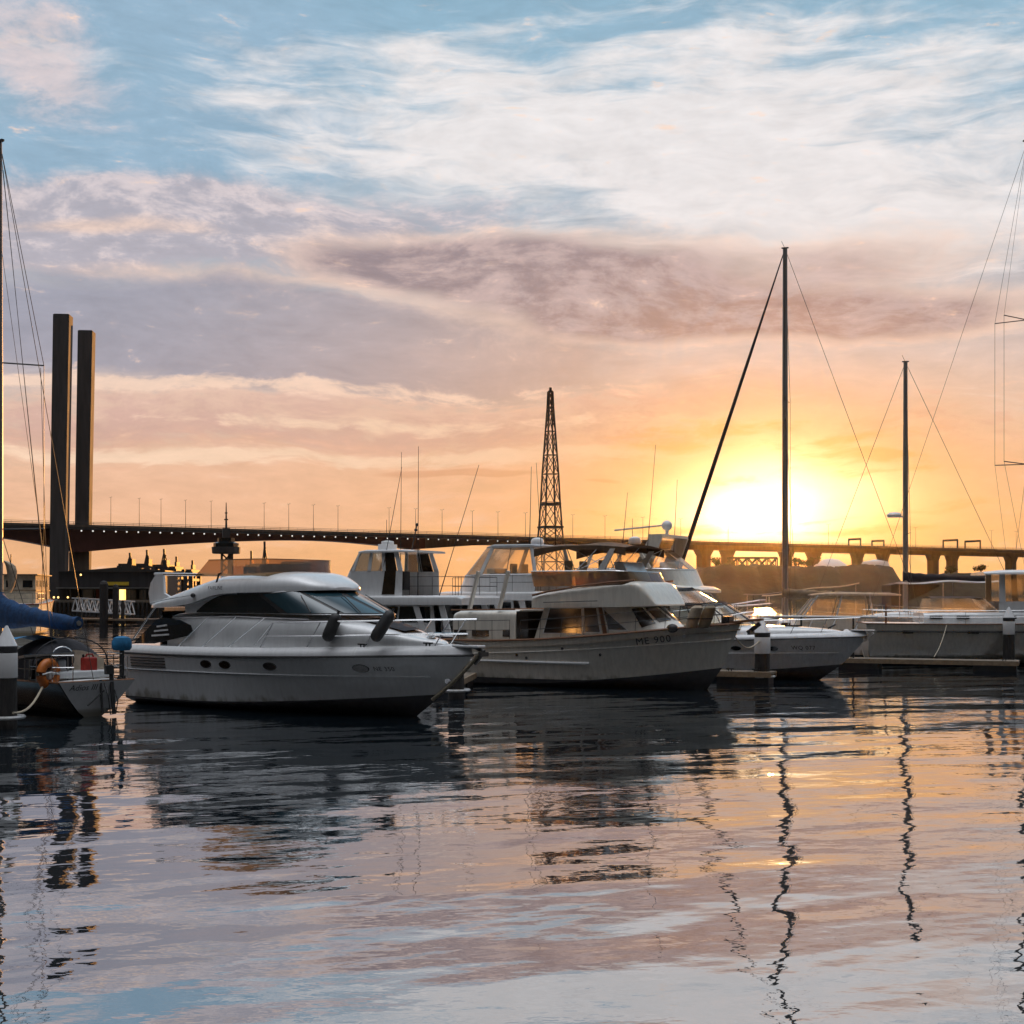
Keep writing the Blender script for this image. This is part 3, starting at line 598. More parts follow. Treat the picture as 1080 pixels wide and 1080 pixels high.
    k = MB(); k.prism([(6.9, -.9, 3.8), (7.5, -.9, 3.8), (7.1, -.9, 4.55), (6.75, -.9, 4.55)], (0, 1.8, 0)); k.build('helm_console', M['gel'], R, bevel=.03)
    for y in (-1.72, 1.64):
        k = MB(); k.prism([(6.4, y, 4.1), (6.7, y, 4.1), (7.2, y, 5.0), (7.0, y, 5.0)], (0, .08, 0)); k.build('bimini_arch', M['gel'], R)
    # foredeck
    k = MB(); k.loft(body(spline([(8.9, .95, 1.7, 2.1), (9.5, .8, 1.8, 2.2), (10.2, .45, 1.95, 2.3)]), 4, 14)); k.build('forward_trunk', M['gel2'], R, smooth=True)
    k = MB(); k.ball((9.15, -1.15, 2.18), (.22, .2, .16)); k.build('deck_vent', M['black'], R, smooth=True)
    k = MB(); k.prism([(10.7, -.2, 2.32), (12.05, -.12, 2.46), (12.05, .12, 2.46), (10.7, .2, 2.32)], (0, 0, .08)); k.build('bowsprit', M['teak'], R)
    k = MB(); k.bar((11.95, 0, 2.36), (11.5, 0, 2.02), .09, .14); k.bar((11.62, -.24, 2.04), (11.62, .24, 2.04), .09, .16); k.build('anchor', M['dark'], R)
    k = MB(); k.box((10.75, 0, 2.45), (.3, .4, .3)); k.tube([(10.75, -.3, 2.5), (10.75, .3, 2.5)], .1, 10); k.build('windlass', M['dark'], R)
    P = []
    for s in (-1, 1):
        q = [p+Vector((0, 0, .02)) for p in H.sheer(s, 0, .06, 16, .34, .985)]; rails(R, q, .7, 9, (.5, 1), .011, .05, M['dark'])
        rails(R, [p+Vector((0, 0, .02)) for p in H.sheer(s, 0, .06, 8, .0, .3)], .72, 5, (.5, 1), .011, 0, M['dark'])
    k = MB()
    for s in (-1, 1):
        for l in (.35, .75): k.tube([(11.0, s*.25, 2.34+l*.9), (12.0, s*.16, 2.5+l*.9), (12.15, 0, 2.5+l*.9)], .014, 5)
        k.tube([(11.9, s*.14, 2.5), (12.0, s*.16, 3.2)], .014, 5)
    k.build('pulpit', M['chrome'], R)
    # boarding ladder, aft awning posts
    for x in (1.0, 2.3):
        k = MB(); k.bar((x, -1.5, 2.8), (x+.4, -1.5, 4.25), .16, .1); k.build('awning_post', M['gel2'], R)
    whip(R, (4.2, -1.6, 4.2), (4.0, -1.7, 8.2)); whip(R, (7.0, 1.5, 5.0), (7.3, 1.6, 9.0))
    return R, H
TR, TH = trawler()
for i, (x, y) in enumerate(((9.75, -.95), (10.15, -.75))):
    e = empty('canvas_bundle', inw(TR, x, y, 2.2), TR.rotation_euler.z, ['grey-beige upright canvas bundle on the trawler foredeck, nearer the wheelhouse', 'olive-beige upright canvas bundle on the trawler foredeck, nearer the bow'][i], 'canvas bundle', 'canvas bundles on the trawler foredeck')
    k = MB(); k.loft([[Vector((q*.23*cos(2*pi*j/12)+z*.35, q*.2*sin(2*pi*j/12), z)) for j in range(12)] for z, q in ((0, .8), (.15, .95), (.45, 1), (.7, .95), (.78, .5))]); k.build('cover', M['canvas' if i == 0 else 'olive'], e, smooth=True)
    k = MB(); k.loft([[Vector((.235*cos(2*pi*j/12)+z*.35, .205*sin(2*pi*j/12), z)) for j in range(12)] for z in (.3, .34)]); k.build('strap', M['dark'], e)

# ================================================================ express cruiser
def express():
    R = boat_root('express_cruiser', 862, 717, 9.0, -30, 'low white express cruiser with curved clear windscreen, its dark bow beyond the trawler', 'motor boat')
    H = Hull(11.0, 9.0, 3.7, 1.45, 1.74, zc=(.12, .62), cb=.9, pw=2.4, pc=1.8, flare=1.5, boot=.2)
    H.make(R, M['gel3'], M['under'], rail=M['dark'], rail_r=.03, deck=M['gel'], bul=.2, bul_in=.14, knuckle=(1.0, 1.1, .9), m_kn=M['gel3'])
    lettering('WQ 077', .22, lambda a, b: H.at(8.7+a, 1.22+b, -1, .01), 'registration', M['text'], R, 1.1)
    k = MB(); k.loft(body(spline([(4.5, 1.35, 1.5, 2.1), (6, 1.3, 1.55, 2.15), (7.4, 1.05, 1.6, 2.12), (8.6, .75, 1.7, 2.08), (9.6, .4, 1.8, 2.0), (10.0, .15, 1.85, 1.93)]), 4, 20)); k.build('foredeck_moulding', M['gel'], R, smooth=True)
    k = MB(); k.box((8.0, 0, 2.13), (.5, .5, .05)); k.build('deck_hatch', M['glass'], R)
    b1 = plan_curve(1.5, 2.4, 5.0, 6.6, 1.75, 2.1, 2.4); t1 = plan_curve(1.4, 2.6, 4.2, 5.0, 2.95, 3.05, 2.4)
    k = MB(); k.grid(ruled(b1, t1), 44, 4); k.build('windscreen', M['wglass'], R, smooth=True)
    k = MB(); k.tube([t1(i/40) for i in range(41)], .035, 6)
    for u in (.0, .2, .36, .5, .64, .8, 1): k.tube([b1(u), t1(u)], .028, 6)
    k.build('windscreen_frame', M['dark'], R)
    c1 = plan_curve(1.38, 1.2, 3.4, 4.6, 3.0, 3.08, 2.6); c2 = plan_curve(1.2, 1.2, 2.9, 3.7, 3.52, 3.56, 2.6)
    k = MB(); k.grid(ruled(c1, c2), 44, 4); k.build('canopy_curtain', M['vinyl'], R, smooth=True)
    k = MB(); k.grid(lambda u, v: lerp(c2(u/2), c2(1-u/2), v)+Vector((0, 0, .12*sin(pi*v))), 20, 8); k.build('canopy_top', M['navy'], R, smooth=True)
    k = MB(); k.tube([c2(i/30)+Vector((0, 0, .01)) for i in range(31)], .025, 6); k.build('canopy_hoop', M['dark'], R)
    for s in (-1, 1):
        k = MB(); k.prism([(1.1, s*1.5, 1.6), (1.7, s*1.5, 1.6), (1.4, s*1.4, 3.3), (1.1, s*1.4, 3.3)], (0, -s*.1, 0)); k.build('radar_arch', M['gel'], R)
        q = [p+Vector((-.05, 0, .2)) for p in H.sheer(s, 0, .14, 14, .55, .97)]; rails(R, q, .55, 6, (1,), .013, .25)
    k = MB(); k.box((10.8, 0, 1.98), (.9, .3, .05)); k.build('bow_platform', M['gel'], R, bevel=.02)
    k = MB(); k.bar((11.2, 0, 1.9), (10.8, 0, 1.6), .07, .12); k.bar((10.9, -.2, 1.62), (10.9, .2, 1.62), .06, .14); k.build('anchor', M['chrome'], R)
    for x in (6.2, 7.6):
        k = MB(); k.grid(lambda u, v: H.at(x+.2*v*cos(2*pi*u), 1.25+.09*v*sin(2*pi*u), -1, .012), 16, 2); k.build('porthole', M['glass'], R)
    k = MB(); k.tube([(9.6, -.6, 2.05), (9.9, -.6, 2.2), (9.8, -.9, 2.1)], .03, 5); k.build('deck_line', M['navy'], R)
    k = MB(); k.ball(H.at(7.1, 1.15, -1, .1), (.12, .12, .1)); k.build('hull_fitting', M['black'], R)
    whip(R, (1.3, -1.3, 3.3), (1.0, -1.4, 5.6))
    return R, H
ER, EH = express()

# ================================================================ flybridge cruisers beyond (generic builder, different tops)
def fly_cruiser(name, label, origin, deg, L, B, zf, zr, hard, fx=(2.0, 8.6), m=None, screen=None, dome=True, rods=()):
    R = empty(name, origin, radians(deg), label, 'motor boat', GB); m = m or M['gel']
    H = Hull(L, L*.86, B, 1.45, 2.2, zc=(.12, .8), cb=.88, pw=2.5, pc=1.8, flare=1.6, boot=.22, sag=.05)
    H.make(R, m, M['under'], rail=M['dark'], rail_r=.035, deck=M['deck'], bul=.1, bul_in=.1)
    bb = plan_curve(B*.40, fx[0]+1.2, fx[1]-1.2, fx[1]+.6, 1.5, 1.9, 2.8); tb = plan_curve(B*.38, fx[0]+1.4, fx[1]-1.6, fx[1]-.5, zf-.42, zf-.42, 2.8)
    band(R, 'saloon', m, bb, tb, 60, cap=True); sf = ruled(bb, tb); ka = bb.ka
    for a, b, lo, hi in ((.04, .36, .42, .93), (.38, .70, .42, .93), (.72, .98, .46, .9)):
        for sg in (0, 1):
            u, v = (ka*a, ka*b) if not sg else (1-ka*b, 1-ka*a); k = MB(); k.patch(sf, (5, 0, 2), u, v, lo, hi, .014, 8, 3); k.build('saloon_window', M['glass'], R)
    for i in range(3):
        u, v = lerp(ka+.02, 1-ka-.02, i/3), lerp(ka+.02, 1-ka-.02, (i+1)/3); k = MB(); k.patch(sf, (5, 0, 2), u+.01, v-.01, .5, .93, .014, 8, 3); k.build('windscreen_pane', M['glass'], R)
    k = MB(); k.box((fx[0]+1.25, 0, 2.2), (.08, B*.6, 1.3)); k.build('saloon_door', M['glass'], R)
    # flybridge deck with overhang
    hw = B*.45; st = [(fx[0]-.2, hw*.9, zf-.44, zf-.12), (fx[0], hw, zf-.44, zf), (fx[1]-1.6, hw, zf-.44, zf), (fx[1]-.6, hw*.85, zf-.42, zf-.1), (fx[1]-.1, hw*.6, zf-.4, zf-.25)]
    k = MB(); k.loft(body(st, 10, 20)); k.build('flybridge_deck', m, R, smooth=True)
    for s in (-1, 1):
        k = MB(); k.prism([(fx[0]+.3, s*hw*.96, 1.6), (fx[0]+.6, s*hw*.96, 1.6), (fx[0]+1.0, s*hw*.96, zf-.4), (fx[0]+.7, s*hw*.96, zf-.4)], (0, -s*.08, 0)); k.build('overhang_support', m, R); k = MB(); k.prism([(fx[0]+1.6, s*hw*.97, 1.6), (fx[0]+1.9, s*hw*.97, 1.6), (fx[0]+2.4, s*hw*.97, zf-.4), (fx[0]+2.1, s*hw*.97, zf-.4)], (0, -s*.05, 0)); k.build('overhang_support', m, R)
    rails(R, [(fx[0]+2.6, -hw*.93, zf), (fx[0]+.1, -hw*.93, zf), (fx[0]-.05, -hw*.8, zf), (fx[0]-.05, hw*.8, zf), (fx[0]+.1, hw*.93, zf), (fx[0]+2.6, hw*.93, zf)], .85, 11, (.5, 1), .014, 0, M['dark'], 'flybridge_rail')
    for s in (-1, 1): rails(R, [p+Vector((0, 0, .1)) for p in H.sheer(s, 0, .1, 14, .45, .97)], .7, 8, (.5, 1), .013, .1)
    k = MB(); k.box((L-.4, 0, 2.28), (.9, .35, .07)); k.build('bow_platform', m, R)
    x0, x1 = hard
    if screen is None:                               # enclosed upper wheelhouse
        hw2 = B*.36; fb = plan_curve(hw2, x0, x1, x1+1.0, zf-.02, zf, 4); fm = plan_curve(hw2*.97, x0, x1-.35, x1+.35, zf+1.15, zf+1.15, 4); ft = plan_curve(hw2*.92, x0+.3, x1-.7, x1-.2, zr-.12, zr-.12, 4)
        band(R, 'upper_wheelhouse', m, fb, fm, 50)
        sf2 = ruled(fm, ft); ka2 = fm.ka; segs = [(.42, .70), (.74, 1.04)]
        for u, w in ((ka2*.05, ka2*.05), (1-ka2*.05, ka2*.05))+tuple((u, .011) for u in (ka2*.40, ka2*.72, ka2*1.05, .42, .58, 1-ka2*1.05, 1-ka2*.72, 1-ka2*.40)):
            k = MB(); k.patch(sf2, (x0+1, 0, zf+1), max(0, u-w), min(1, u+w), 0, 1, .02, 4, 2, .05); k.build('window_post', m if w < .02 and u not in (ka2*.40, 1-ka2*.40) else m, R)
        k = MB(); k.grid(sf2, 50, 2, ka2*.72, 1-ka2*.72); k.build('upper_window', M['wglass'], R)
        for sg in (0, 1):
            u, v = (ka2*.12, ka2*.40) if not sg else (1-ka2*.4, 1-ka2*.12); k = MB(); k.grid(sf2, 6, 2, u, v); k.build('upper_door', M['brglass'], R)
            u, v = (ka2*.40, ka2*.72) if not sg else (1-ka2*.72, 1-ka2*.4); k = MB(); k.grid(sf2, 6, 2, u, v); k.build('upper_window', M['wglass'], R)
            u, v = (ka2*.14, ka2*.38) if not sg else (1-ka2*.38, 1-ka2*.14); k = MB(); k.patch(ruled(fb, fm), (x0+1, 0, zf+.5), u, v, .05, 1, .014, 6, 3); k.build('lower_door', M['brglass'], R)
        k = MB(); k.loft(body([(x0-.5, hw2*.85, zr-.14, zr-.04), (x0, hw2*1.02, zr-.14, zr), (x1-.9, hw2*1.02, zr-.14, zr+.02), (x1-.25, hw2*.8, zr-.14, zr-.03)], 6, 16)); k.build('hardtop', m, R, smooth=True)
        k = MB(); k.box((x0+1.0, 0, zf+.7), (.4, .5, .9)); k.box((x0+1.8, .2, zf+.6), (.6, .8, 1.1)); k.build('helm_seat', M['dark'], R)
    else:                                            # open flybridge with clear curtains and a roof on struts
        hw2 = B*.42; fb = plan_curve(hw2, x0-.3, x1, x1+1.3, zf-.02, zf-.1, 3); fm = plan_curve(hw2, x0-.3, x1-.3, x1+.9, zf+.8, zf+.75, 3); ft = plan_curve(hw2*.9, x0, x1-1.0, x1-.4, zr-.08, zr-.08, 3)
        band(R, 'flybridge_coaming', m, fb, fm, 50)
        sf2 = ruled(fm, ft)
        k = MB(); k.grid(sf2, 50, 2); k.build('clear_curtain', M['vinyl'], R, smooth=True)
        ka2 = fm.ka
        for u in (.0, ka2*.95, 1-ka2*.95, 1): k = MB(); k.bar(sf2(u, 0), sf2(u, 1), .12, .16); k.build('roof_strut', m, R)
        k = MB()
        for u in (ka2*.5, 1-ka2*.5, .5): k.tube([sf2(u, 0), sf2(u, 1)], .02, 5)
        k.tube([fm(i/40) for i in range(41)], .03, 5); k.build('curtain_frame', M['chrome'], R)
        k = MB(); k.loft(body([(x0-.5, hw2*.85, zr-.1, zr-.02), (x0, hw2*.98, zr-.1, zr+.06), (x1-1.1, hw2*.98, zr-.1, zr+.08), (x1-.5, hw2*.7, zr-.1, zr)], 6, 16)); k.build('hardtop', screen, R, smooth=True)
        k = MB(); k.box((x1-.3, 0, zf+.9), (.5, 1.2, .5)); k.build('helm_console', m, R, bevel=.05)
        for y in (-.6, .5):
            k = MB(); k.box((x1-1.3, y, zf+.6), (.5, .6, .6)); k.box((x1-1.55, y, zf+1.05), (.12, .6, .6)); k.build('helm_seat', M['cream'], R, bevel=.05)
    if dome: radome(R, (x0+dome, 0, zr+.06))
    for a, b in rods: whip(R, a, b, .018)
    return R, H
def place_at(px, d, x, y, deg):                      # origin that puts the local point (x, y) at a pixel column and depth
    p = W(px, HZ, d); a = radians(deg); return (p.x-(x*cos(a)-y*sin(a)), p.y-(x*sin(a)+y*cos(a)), 0)
SR, SH = fly_cruiser('sport_fisher', 'white sport fishing boat with enclosed upper wheelhouse and tall rods, right behind the near yacht', place_at(484, 60, 2.0, 1.7, 150), 150, 14.4, 4.4, 3.35, 5.5, (5.2, 8.2), dome=0, fx=(2.0, 10.4),
    rods=[((4.3, 1.6, 3.3), (4.2, 1.7, 10.2)), ((7.3, -1.3, 3.3), (7.3, -1.4, 10.4)), ((6.6, 1.5, 3.4), (5.2, 1.6, 9.3)), ((3.2, 1.5, 3.3), (1.0, 1.6, 9.2)), ((7.2, 0, 5.6), (7.2, 0, 7.0))])
k = MB(); k.box((7.0, .2, 5.66), (.5, .9, .28)); k.lathe((7.0, .2, 5.78), [(.3, 0), (.3, .16), (.1, .2)], 12); k.build('radar', M['white'], SR, bevel=.02)
k = MB(); k.tube([(5.6, .2, 5.5), (5.3, .2, 6.7)], .03, 5); k.ball((5.36, .2, 6.45), .08); k.ball((5.3, .2, 6.7), .08); k.build('light_mast', M['dark'], SR)
fly_cruiser('flybridge_cruiser', 'white flybridge cruiser with clear curtains and roof radar dome, behind the trawler stern', place_at(563, 63, 2.6, 1.8, 150), 150, 13.0, 4.4, 3.55, 5.75, (2.8, 6.0), screen=M['greyboat'], dome=.6, fx=(2.4, 9.2),
    rods=[((3.0, 1.5, 5.6), (2.9, 1.5, 9.5))])
ARR, ARH = fly_cruiser('arch_cruiser', 'white flybridge cruiser with raked radar arch and round radar, behind the trawler windscreen', place_at(736, 66, 9.0, -1.2, -30), -30, 12.8, 4.4, 3.9, 5.7, (3.4, 7.2), screen=M['tan'], dome=0, m=M['gel2'], fx=(2.2, 9.4),
    rods=[((5.0, -1.5, 5.7), (5.3, -1.5, 8.6)), ((6.6, 1.4, 5.6), (6.8, 1.4, 9.4)), ((4.6, .6, 5.7), (4.6, .6, 7.4))])
for s in (-1, 1):
    k = MB(); k.prism([(5.6, s*1.75, 4.5), (6.6, s*1.75, 4.5), (7.3, s*1.7, 6.3), (6.6, s*1.7, 6.3)], (0, -s*.1, 0)); k.build('radar_arch', M['gel2'], ARR)
k = MB(); k.box((6.9, 0, 6.36), (.75, 3.4, .14)); k.tube([(4.0, -.3, 6.75), (6.9, -.3, 6.95)], .05, 6); k.build('arch_crossbar', M['gel2'], ARR)
k = MB(); k.ball((6.95, -.3, 6.92), (.27, .27, .27), 14, 9); k.tube([(6.95, -.3, 6.4), (6.95, -.3, 6.7)], .1, 8); k.build('radar', M['white'], ARR, smooth=True)
k = MB(); k.lathe((5.2, -.4, 6.0), [(.3, 0), (.34, .1), (.3, .3), (.1, .4)], 12); k.build('satellite_dome', M['white'], ARR, smooth=True)
# ================================================================ sailing boats
def sailboat(name, label, origin, deg, L, B, zs, mx, mh, mr=.09, spread=(.6,), sp_len=1.0, boom=None, furl=False, trunk=True, mhull=None, cover=None, backstay2=False, radar=None, group=GB, lean=0, rail=True, tr=.75, boom_z=None, stay_w=.012, cat='sailing boat', zs1=None, rnd=.42, sweep=.12):
    R = empty(name, origin, radians(deg), label, cat, group); mhull = mhull or M['gel']
    H = Hull(L, L*.86, B, zs, zs1 or zs*1.25, zc=(-.12, .1), cb=.10, pw=2.2, pc=2.0, tran=tr, sag=.05, boot=.12, keel=-.7, rake=2.2, tr_rake=.35, rnd=rnd)
    H.make(R, mhull, M['under'], rail=M['teak'], rail_r=.03, deck=M['deck'])
    if trunk:
        w = B*.30; k = MB(); k.loft(body(spline([(L*.28, w*1.05, zs-.1, zs+.5), (L*.45, w*1.1, zs-.1, zs+.52), (L*.62, w*.8, zs-.05, zs+.45), (L*.72, w*.45, zs, zs+.3)]), 6, 18)); tk = k.build('cabin_trunk', M['gel'], R, smooth=True)
        for s in (-1, 1):
            for q in (.34, .42, .50):
                k = MB(); k.box((L*q, s*w*1.09, zs+.25), (.5, .06, .14)); k.build('cabin_window', M['glass'], R)
    zm = zs+.4; top = zs+mh; T = Vector((mx+lean, 0, top))
    k = MB(); k.tube([(mx, 0, zm-.4), (mx+lean*.5, 0, zm+mh*.5), T], [mr, mr, mr*.75], 10); mast = k.build('mast', M['alu'], R, smooth=True)
    k = MB(); k.box((mx+lean, 0, top+.05), (.4, .1, .06)); k.tube([T, T+Vector((.2, 0, .45))], .012, 4); k.build('masthead', M['dark'], mast)
    rg = MB(); ends = []
    for q in spread:
        z = zs+mh*q; k = MB(); l = sp_len
        for s in (-1, 1): k.tube([(mx+lean*q, 0, z), (mx+lean*q-sweep, s*l, z+.06)], .025, 5)
        k.build('spreader', M['dark'], mast); ends.append((mx+lean*q-sweep, l, z+.06))
    for s in (-1, 1):
        pts = [Vector((mx-.1, s*B*.46, zs+.02))]+[Vector((x, s*l, z)) for x, l, z in ends]+[T]
        for a, b in zip(pts, pts[1:]): rg.tube([a, b], stay_w, 4)
        rg.tube([(mx-.5, s*B*.46, zs), (mx+lean*spread[0], 0, zs+mh*spread[0])], stay_w, 4)
    bow = Vector((L-.1, 0, (zs1 or zs*1.25)+.05)); rg.tube([T, bow], stay_w, 4)
    if backstay2:
        sp = Vector((1.6, 0, zs+4.2)); rg.tube([T, sp], stay_w*1.2, 4)
        for s in (-1, 1): rg.tube([sp, (-.2, s*B*.3, zs)], stay_w*1.8, 5)
    else: rg.tube([T, (-.2, 0, zs)], stay_w, 4)
    if name == 'sailing_yacht':
        rg.tube([T, (.2, .9, zs)], stay_w*.8, 4); rg.tube([(mx-.1, 0, zs+mh*.8), (1.6, .3, 2.6)], stay_w*.7, 4); rg.tube([(mx, -.1, zs+mh*.95), (mx-1.1, -B*.46, zs)], stay_w*.8, 4); rg.tube([(mx, -1.3, zs+mh*.585), (mx-.9, -B*.44, zs)], stay_w*.8, 4)
    rg.build('rigging', M['wire'], R)
    if furl:
        k = MB(); q = lambda t: lerp(bow, T, t); k.tube([q(.03), q(.06), q(.3), q(.7), q(.985)], [.06, .14, .13, .09, .03], 8); k.build('furled_headsail', M['navy'], R, smooth=True)
        k = MB(); k.lathe(q(.025), [(.14, -.1), (.16, 0), (.14, .1)], 10); k.build('furling_drum', M['dark'], R)
    if boom:
        bz = boom_z or zs+1.4; k = MB(); k.tube([(mx-.1, 0, bz), (mx-boom, 0, bz+.05)], .07, 8); k.build('boom', M['alu'], R)
        if cover:
            n = 14; rings = []
            for i in range(n+1):
                t = i/n; x = mx+.15-(boom+.1)*t; hh = lerp(1.15 if name == 'sailing_yacht' else .62, .30, t**.45)+.03*sin(t*40); ww = lerp(.22, .13, t)+.02*sin(t*31+1)
                rings.append([Vector((x, ww*cos(a), bz-.1+hh*.5+hh*.55*sin(a)+(-.04*sin(3*pi*t) if sin(a) < 0 else 0))) for a in [2*pi*j/12 for j in range(12)]])
            k = MB(); k.loft(rings); k.build('sail_cover', cover, R, smooth=True)
    if rail:
        for s in (-1, 1): rails(R, H.sheer(s, .02, .08, 14, .02, .97), .62, 8, (.5, 1), .011)
    if radar:
        z = zs+mh*radar; k = MB(); k.box((mx+.6, 0, z), (.9, .5, .06)); k.lathe((mx+.65, 0, z+.03), [(.42, 0), (.45, .1), (.3, .22), (.05, .25)], 12); k.build('radar', M['white'], mast)
    return R, H, T
SB, SBH, SBT = None, None, None
def near_sailboat():
    d = 36.6; o = place_at(95, d, 0, 0, 135)
    R, H, T = sailboat('sailing_yacht', 'small sailing yacht with blue sail cover, orange lifebuoy and outboard, stern at the left edge', o, 135, 10.2, 2.6, .98, 5.72, 16.2, .085, (.27, .585,), 1.35, boom=5.1, cover=M['blue'], mhull=M['darkhull'], backstay2=False, tr=.86, trunk=True, boom_z=2.5, stay_w=.011, rnd=.78)
    # white raked transom panel with the name
    p = [H.P(0, r, -1) for r in (1, .75, .5, .25, 0)]; q = [H.P(0, r, 1) for r in (0, .25, .5, .75, 1)]
    pl = [Vector((a.x-.1, a.y*1.0, a.z)) for a in p]+[Vector((H.X(0, -.15)-.1, 0, -.14))]+[Vector((a.x-.1, a.y, a.z)) for a in q]
    k = MB(); k.add(pl, [tuple(range(len(pl)))]); t = k.build('transom', M['gel'], R)
    zc, zt = pl[5], (pl[0]+pl[-1])/2; up = (zt-zc).normalized()
    lettering('Adios III', .24, lambda a, b: zt+Vector((-.03, 0, 0))+Vector((0, -a+.42, 0))+up*(b-.24), 'boat_name', M['text'], t, 1.0, .25)
    # dodger: dark hood with pale clear panel
    k = MB(); rings = []
    for i in range(9):
        x = 1.15+1.9*i/8; hh = 1.12*sin(pi*(.18+.64*i/8))**.7; rings.append([Vector((x, -1.12*cos(a), 1.3+hh*sin(a)**.6)) for a in [pi*j/14 for j in range(15)]])
    k.loft(rings, False, False); k.add(rings[0], [tuple(range(15))]); k.build('spray_hood', M['navy'], R, smooth=True)
    k = MB(); k.grid(lambda u, v: Vector((1.1, lerp(-1.0, -.02, u), 1.45+v*(.62-.28*(1-u)**2))), 6, 4); k.build('hood_window', M['cream'], R)
    k = MB(); k.tube([(1.12, -1.14*cos(pi*j/16), 1.34+1.08*sin(pi*j/16)**.6) for j in range(17)], .02, 6); k.build('hood_hoop', M['dark'], R)
    k = MB(); k.grid(lambda u, v: Vector((1.5+1.4*v, lerp(.2, 1.5, u), 2.38+.12*sin(pi*u)-.1*v)), 6, 3); k.build('awning', M['bluelt'], R, smooth=True)
    # solar panel on a stern frame
    k = MB(); k.prism([(.25, .35, 2.02), (.25, 1.75, 1.98), (1.1, 1.75, 1.86), (1.1, .35, 1.9)], (0, 0, .04)); sp = k.build('solar_panel', M['solar'], R)
    k = MB()
    for a, b in (((.25, .35, 2.02), (.25, 1.75, 1.98)), ((.25, 1.75, 1.98), (1.1, 1.75, 1.86)), ((1.1, 1.75, 1.86), (1.1, .35, 1.9)), ((1.1, .35, 1.9), (.25, .35, 2.02))): k.bar(a, b, .05, .06)
    for x, y in ((.3, .5), (.3, 1.4), (1.0, 1.4), (1.0, .5)): k.tube([(x, y, 1.28), (x, y, 1.94)], .018, 5)
    k.build('panel_frame', M['alu'], sp)
    # pushpit rails
    k = MB(); z0 = 1.3
    for l in (.35, .68): k.tube([(1.2, 1.15, z0+l), (.1, 1.05, z0+l), (-.25, .6, z0+l)], .014, 5); k.tube([(1.2, -1.15, z0+l), (.1, -1.05, z0+l), (-.25, -.6, z0+l)], .014, 5)
    for x, y in ((1.2, 1.15), (.1, 1.05), (-.2, .6), (1.2, -1.15), (.1, -1.05), (-.2, -.6)): k.tube([(x, y, z0-.05), (x, y, z0+.68)], .014, 5)
    k.build('pushpit', M['chrome'], R)
    k = MB(); k.tube([(-.42, -.5, 1.0), (-.62, -.5, .7), (-.5, -.5, .35), (-.62, -.28, .35), (-.62, -.2, .9), (-.4, -.2, 1.25)], .02, 5); k.bar((-.55, -.5, .5), (-.55, -.2, .5), .03); k.tube([(-.42, -.2, 1.0), (-.55, .35, .62)], .022, 5); k.build('boarding_ladder', M['dark'], R)
    k = MB(); k.bar((-.55, -.42, .35), (-.35, -.42, 1.7), .1, .05); k.box((-.42, -.34, 1.56), (.12, .22, .24)); k.bar((-.4, -.1, 1.3), (-.5, -.1, .4), .05); k.build('wind_vane_gear', M['dark'], R)
    k = MB(); k.box((.55, .2, 1.42), (.7, 1.8, .2)); k.box((.75, .5, 1.6), (.25, .25, .45)); k.build('cockpit_locker', M['gel3'], R, bevel=.04)
    k = MB(); k.tube([(.62, .5+.34*cos(a), 1.85+.34*sin(a)) for a in [2*pi*i/20 for i in range(21)]], .02, 5, False); k.build('steering_wheel', M['chrome'], R)
    for o in COL.objects:
        if o.parent == R and o.name.split('.')[0] in ('spray_hood', 'hood_window', 'hood_hoop', 'awning', 'solar_panel', 'pushpit', 'boarding_ladder', 'wind_vane_gear', 'cockpit_locker', 'steering_wheel'): o.location.z = -.28
    return R, H
NR, NH = near_sailboat()
# gear carried on the stern
e = empty('outboard_motor', inw(NR, .12, -1.02, 1.78), NR.rotation_euler.z, 'small outboard motor with blue cowl clamped to the sailing yacht stern rail', 'outboard motor')
k = MB(); k.loft([[Vector((q*.19*cos(2*pi*j/12), q*.30*sin(2*pi*j/12), z)) for j in range(12)] for z, q in ((0, .8), (.08, 1), (.24, 1.0), (.36, .8), (.40, .3))]); k.build('cowl', M['bluelt'], e, smooth=True)
k = MB(); k.tube([(0, 0, 0), (0, 0, -.75)], .07, 8); k.box((0, 0, -.85), (.36, .05, .3)); k.tube([(-.1, 0, -.8), (.18, 0, -.8)], .06, 8); k.build('shaft', M['dark'], e)
k = MB(); k.tube([(.05, .1, .1), (.1, -.45, .3)], .025, 6); k.tube([(0, 0, .36), (0, 0, .55)], .02, 5); k.build('tiller_arm', M['dark'], e)
e = empty('lifebuoy', inw(NR, .2, 1.15, 1.2), NR.rotation_euler.z+.3, 'orange horseshoe lifebuoy hung on the sailing yacht stern rail', 'lifebuoy')
k = MB(); k.tube([(.0, -.05+.26*sin(a), -.30*cos(a)) for a in [pi*.12+2*pi*.88*i/16 for i in range(17)]], .13, 10); k.build('horseshoe_float', M['orange'], e, smooth=True)
k = MB(); k.tube([(-.1, .25, .0), (-.15, 0, .05), (-.1, -.3, 0)], .025, 5); k.build('float_strap', M['white'], e)
e = empty('red_jerrycan', inw(NR, .55, -.25, 1.16), NR.rotation_euler.z, 'red fuel jerrycan in the sailing yacht cockpit by the backstay', 'jerrycan')
k = MB(); k.box((0, 0, .22), (.24, .42, .44)); k.build('can_body', M['red'], e, bevel=.05)
k = MB(); k.tube([(0, -.14, .44), (0, -.1, .52), (0, .06, .52), (0, .1, .44)], .025, 6); k.build('can_handle', M['red'], e)
k = MB(); k.tube([(0, .16, .44), (0, .18, .52)], .035, 8); k.build('can_cap', M['black'], e)
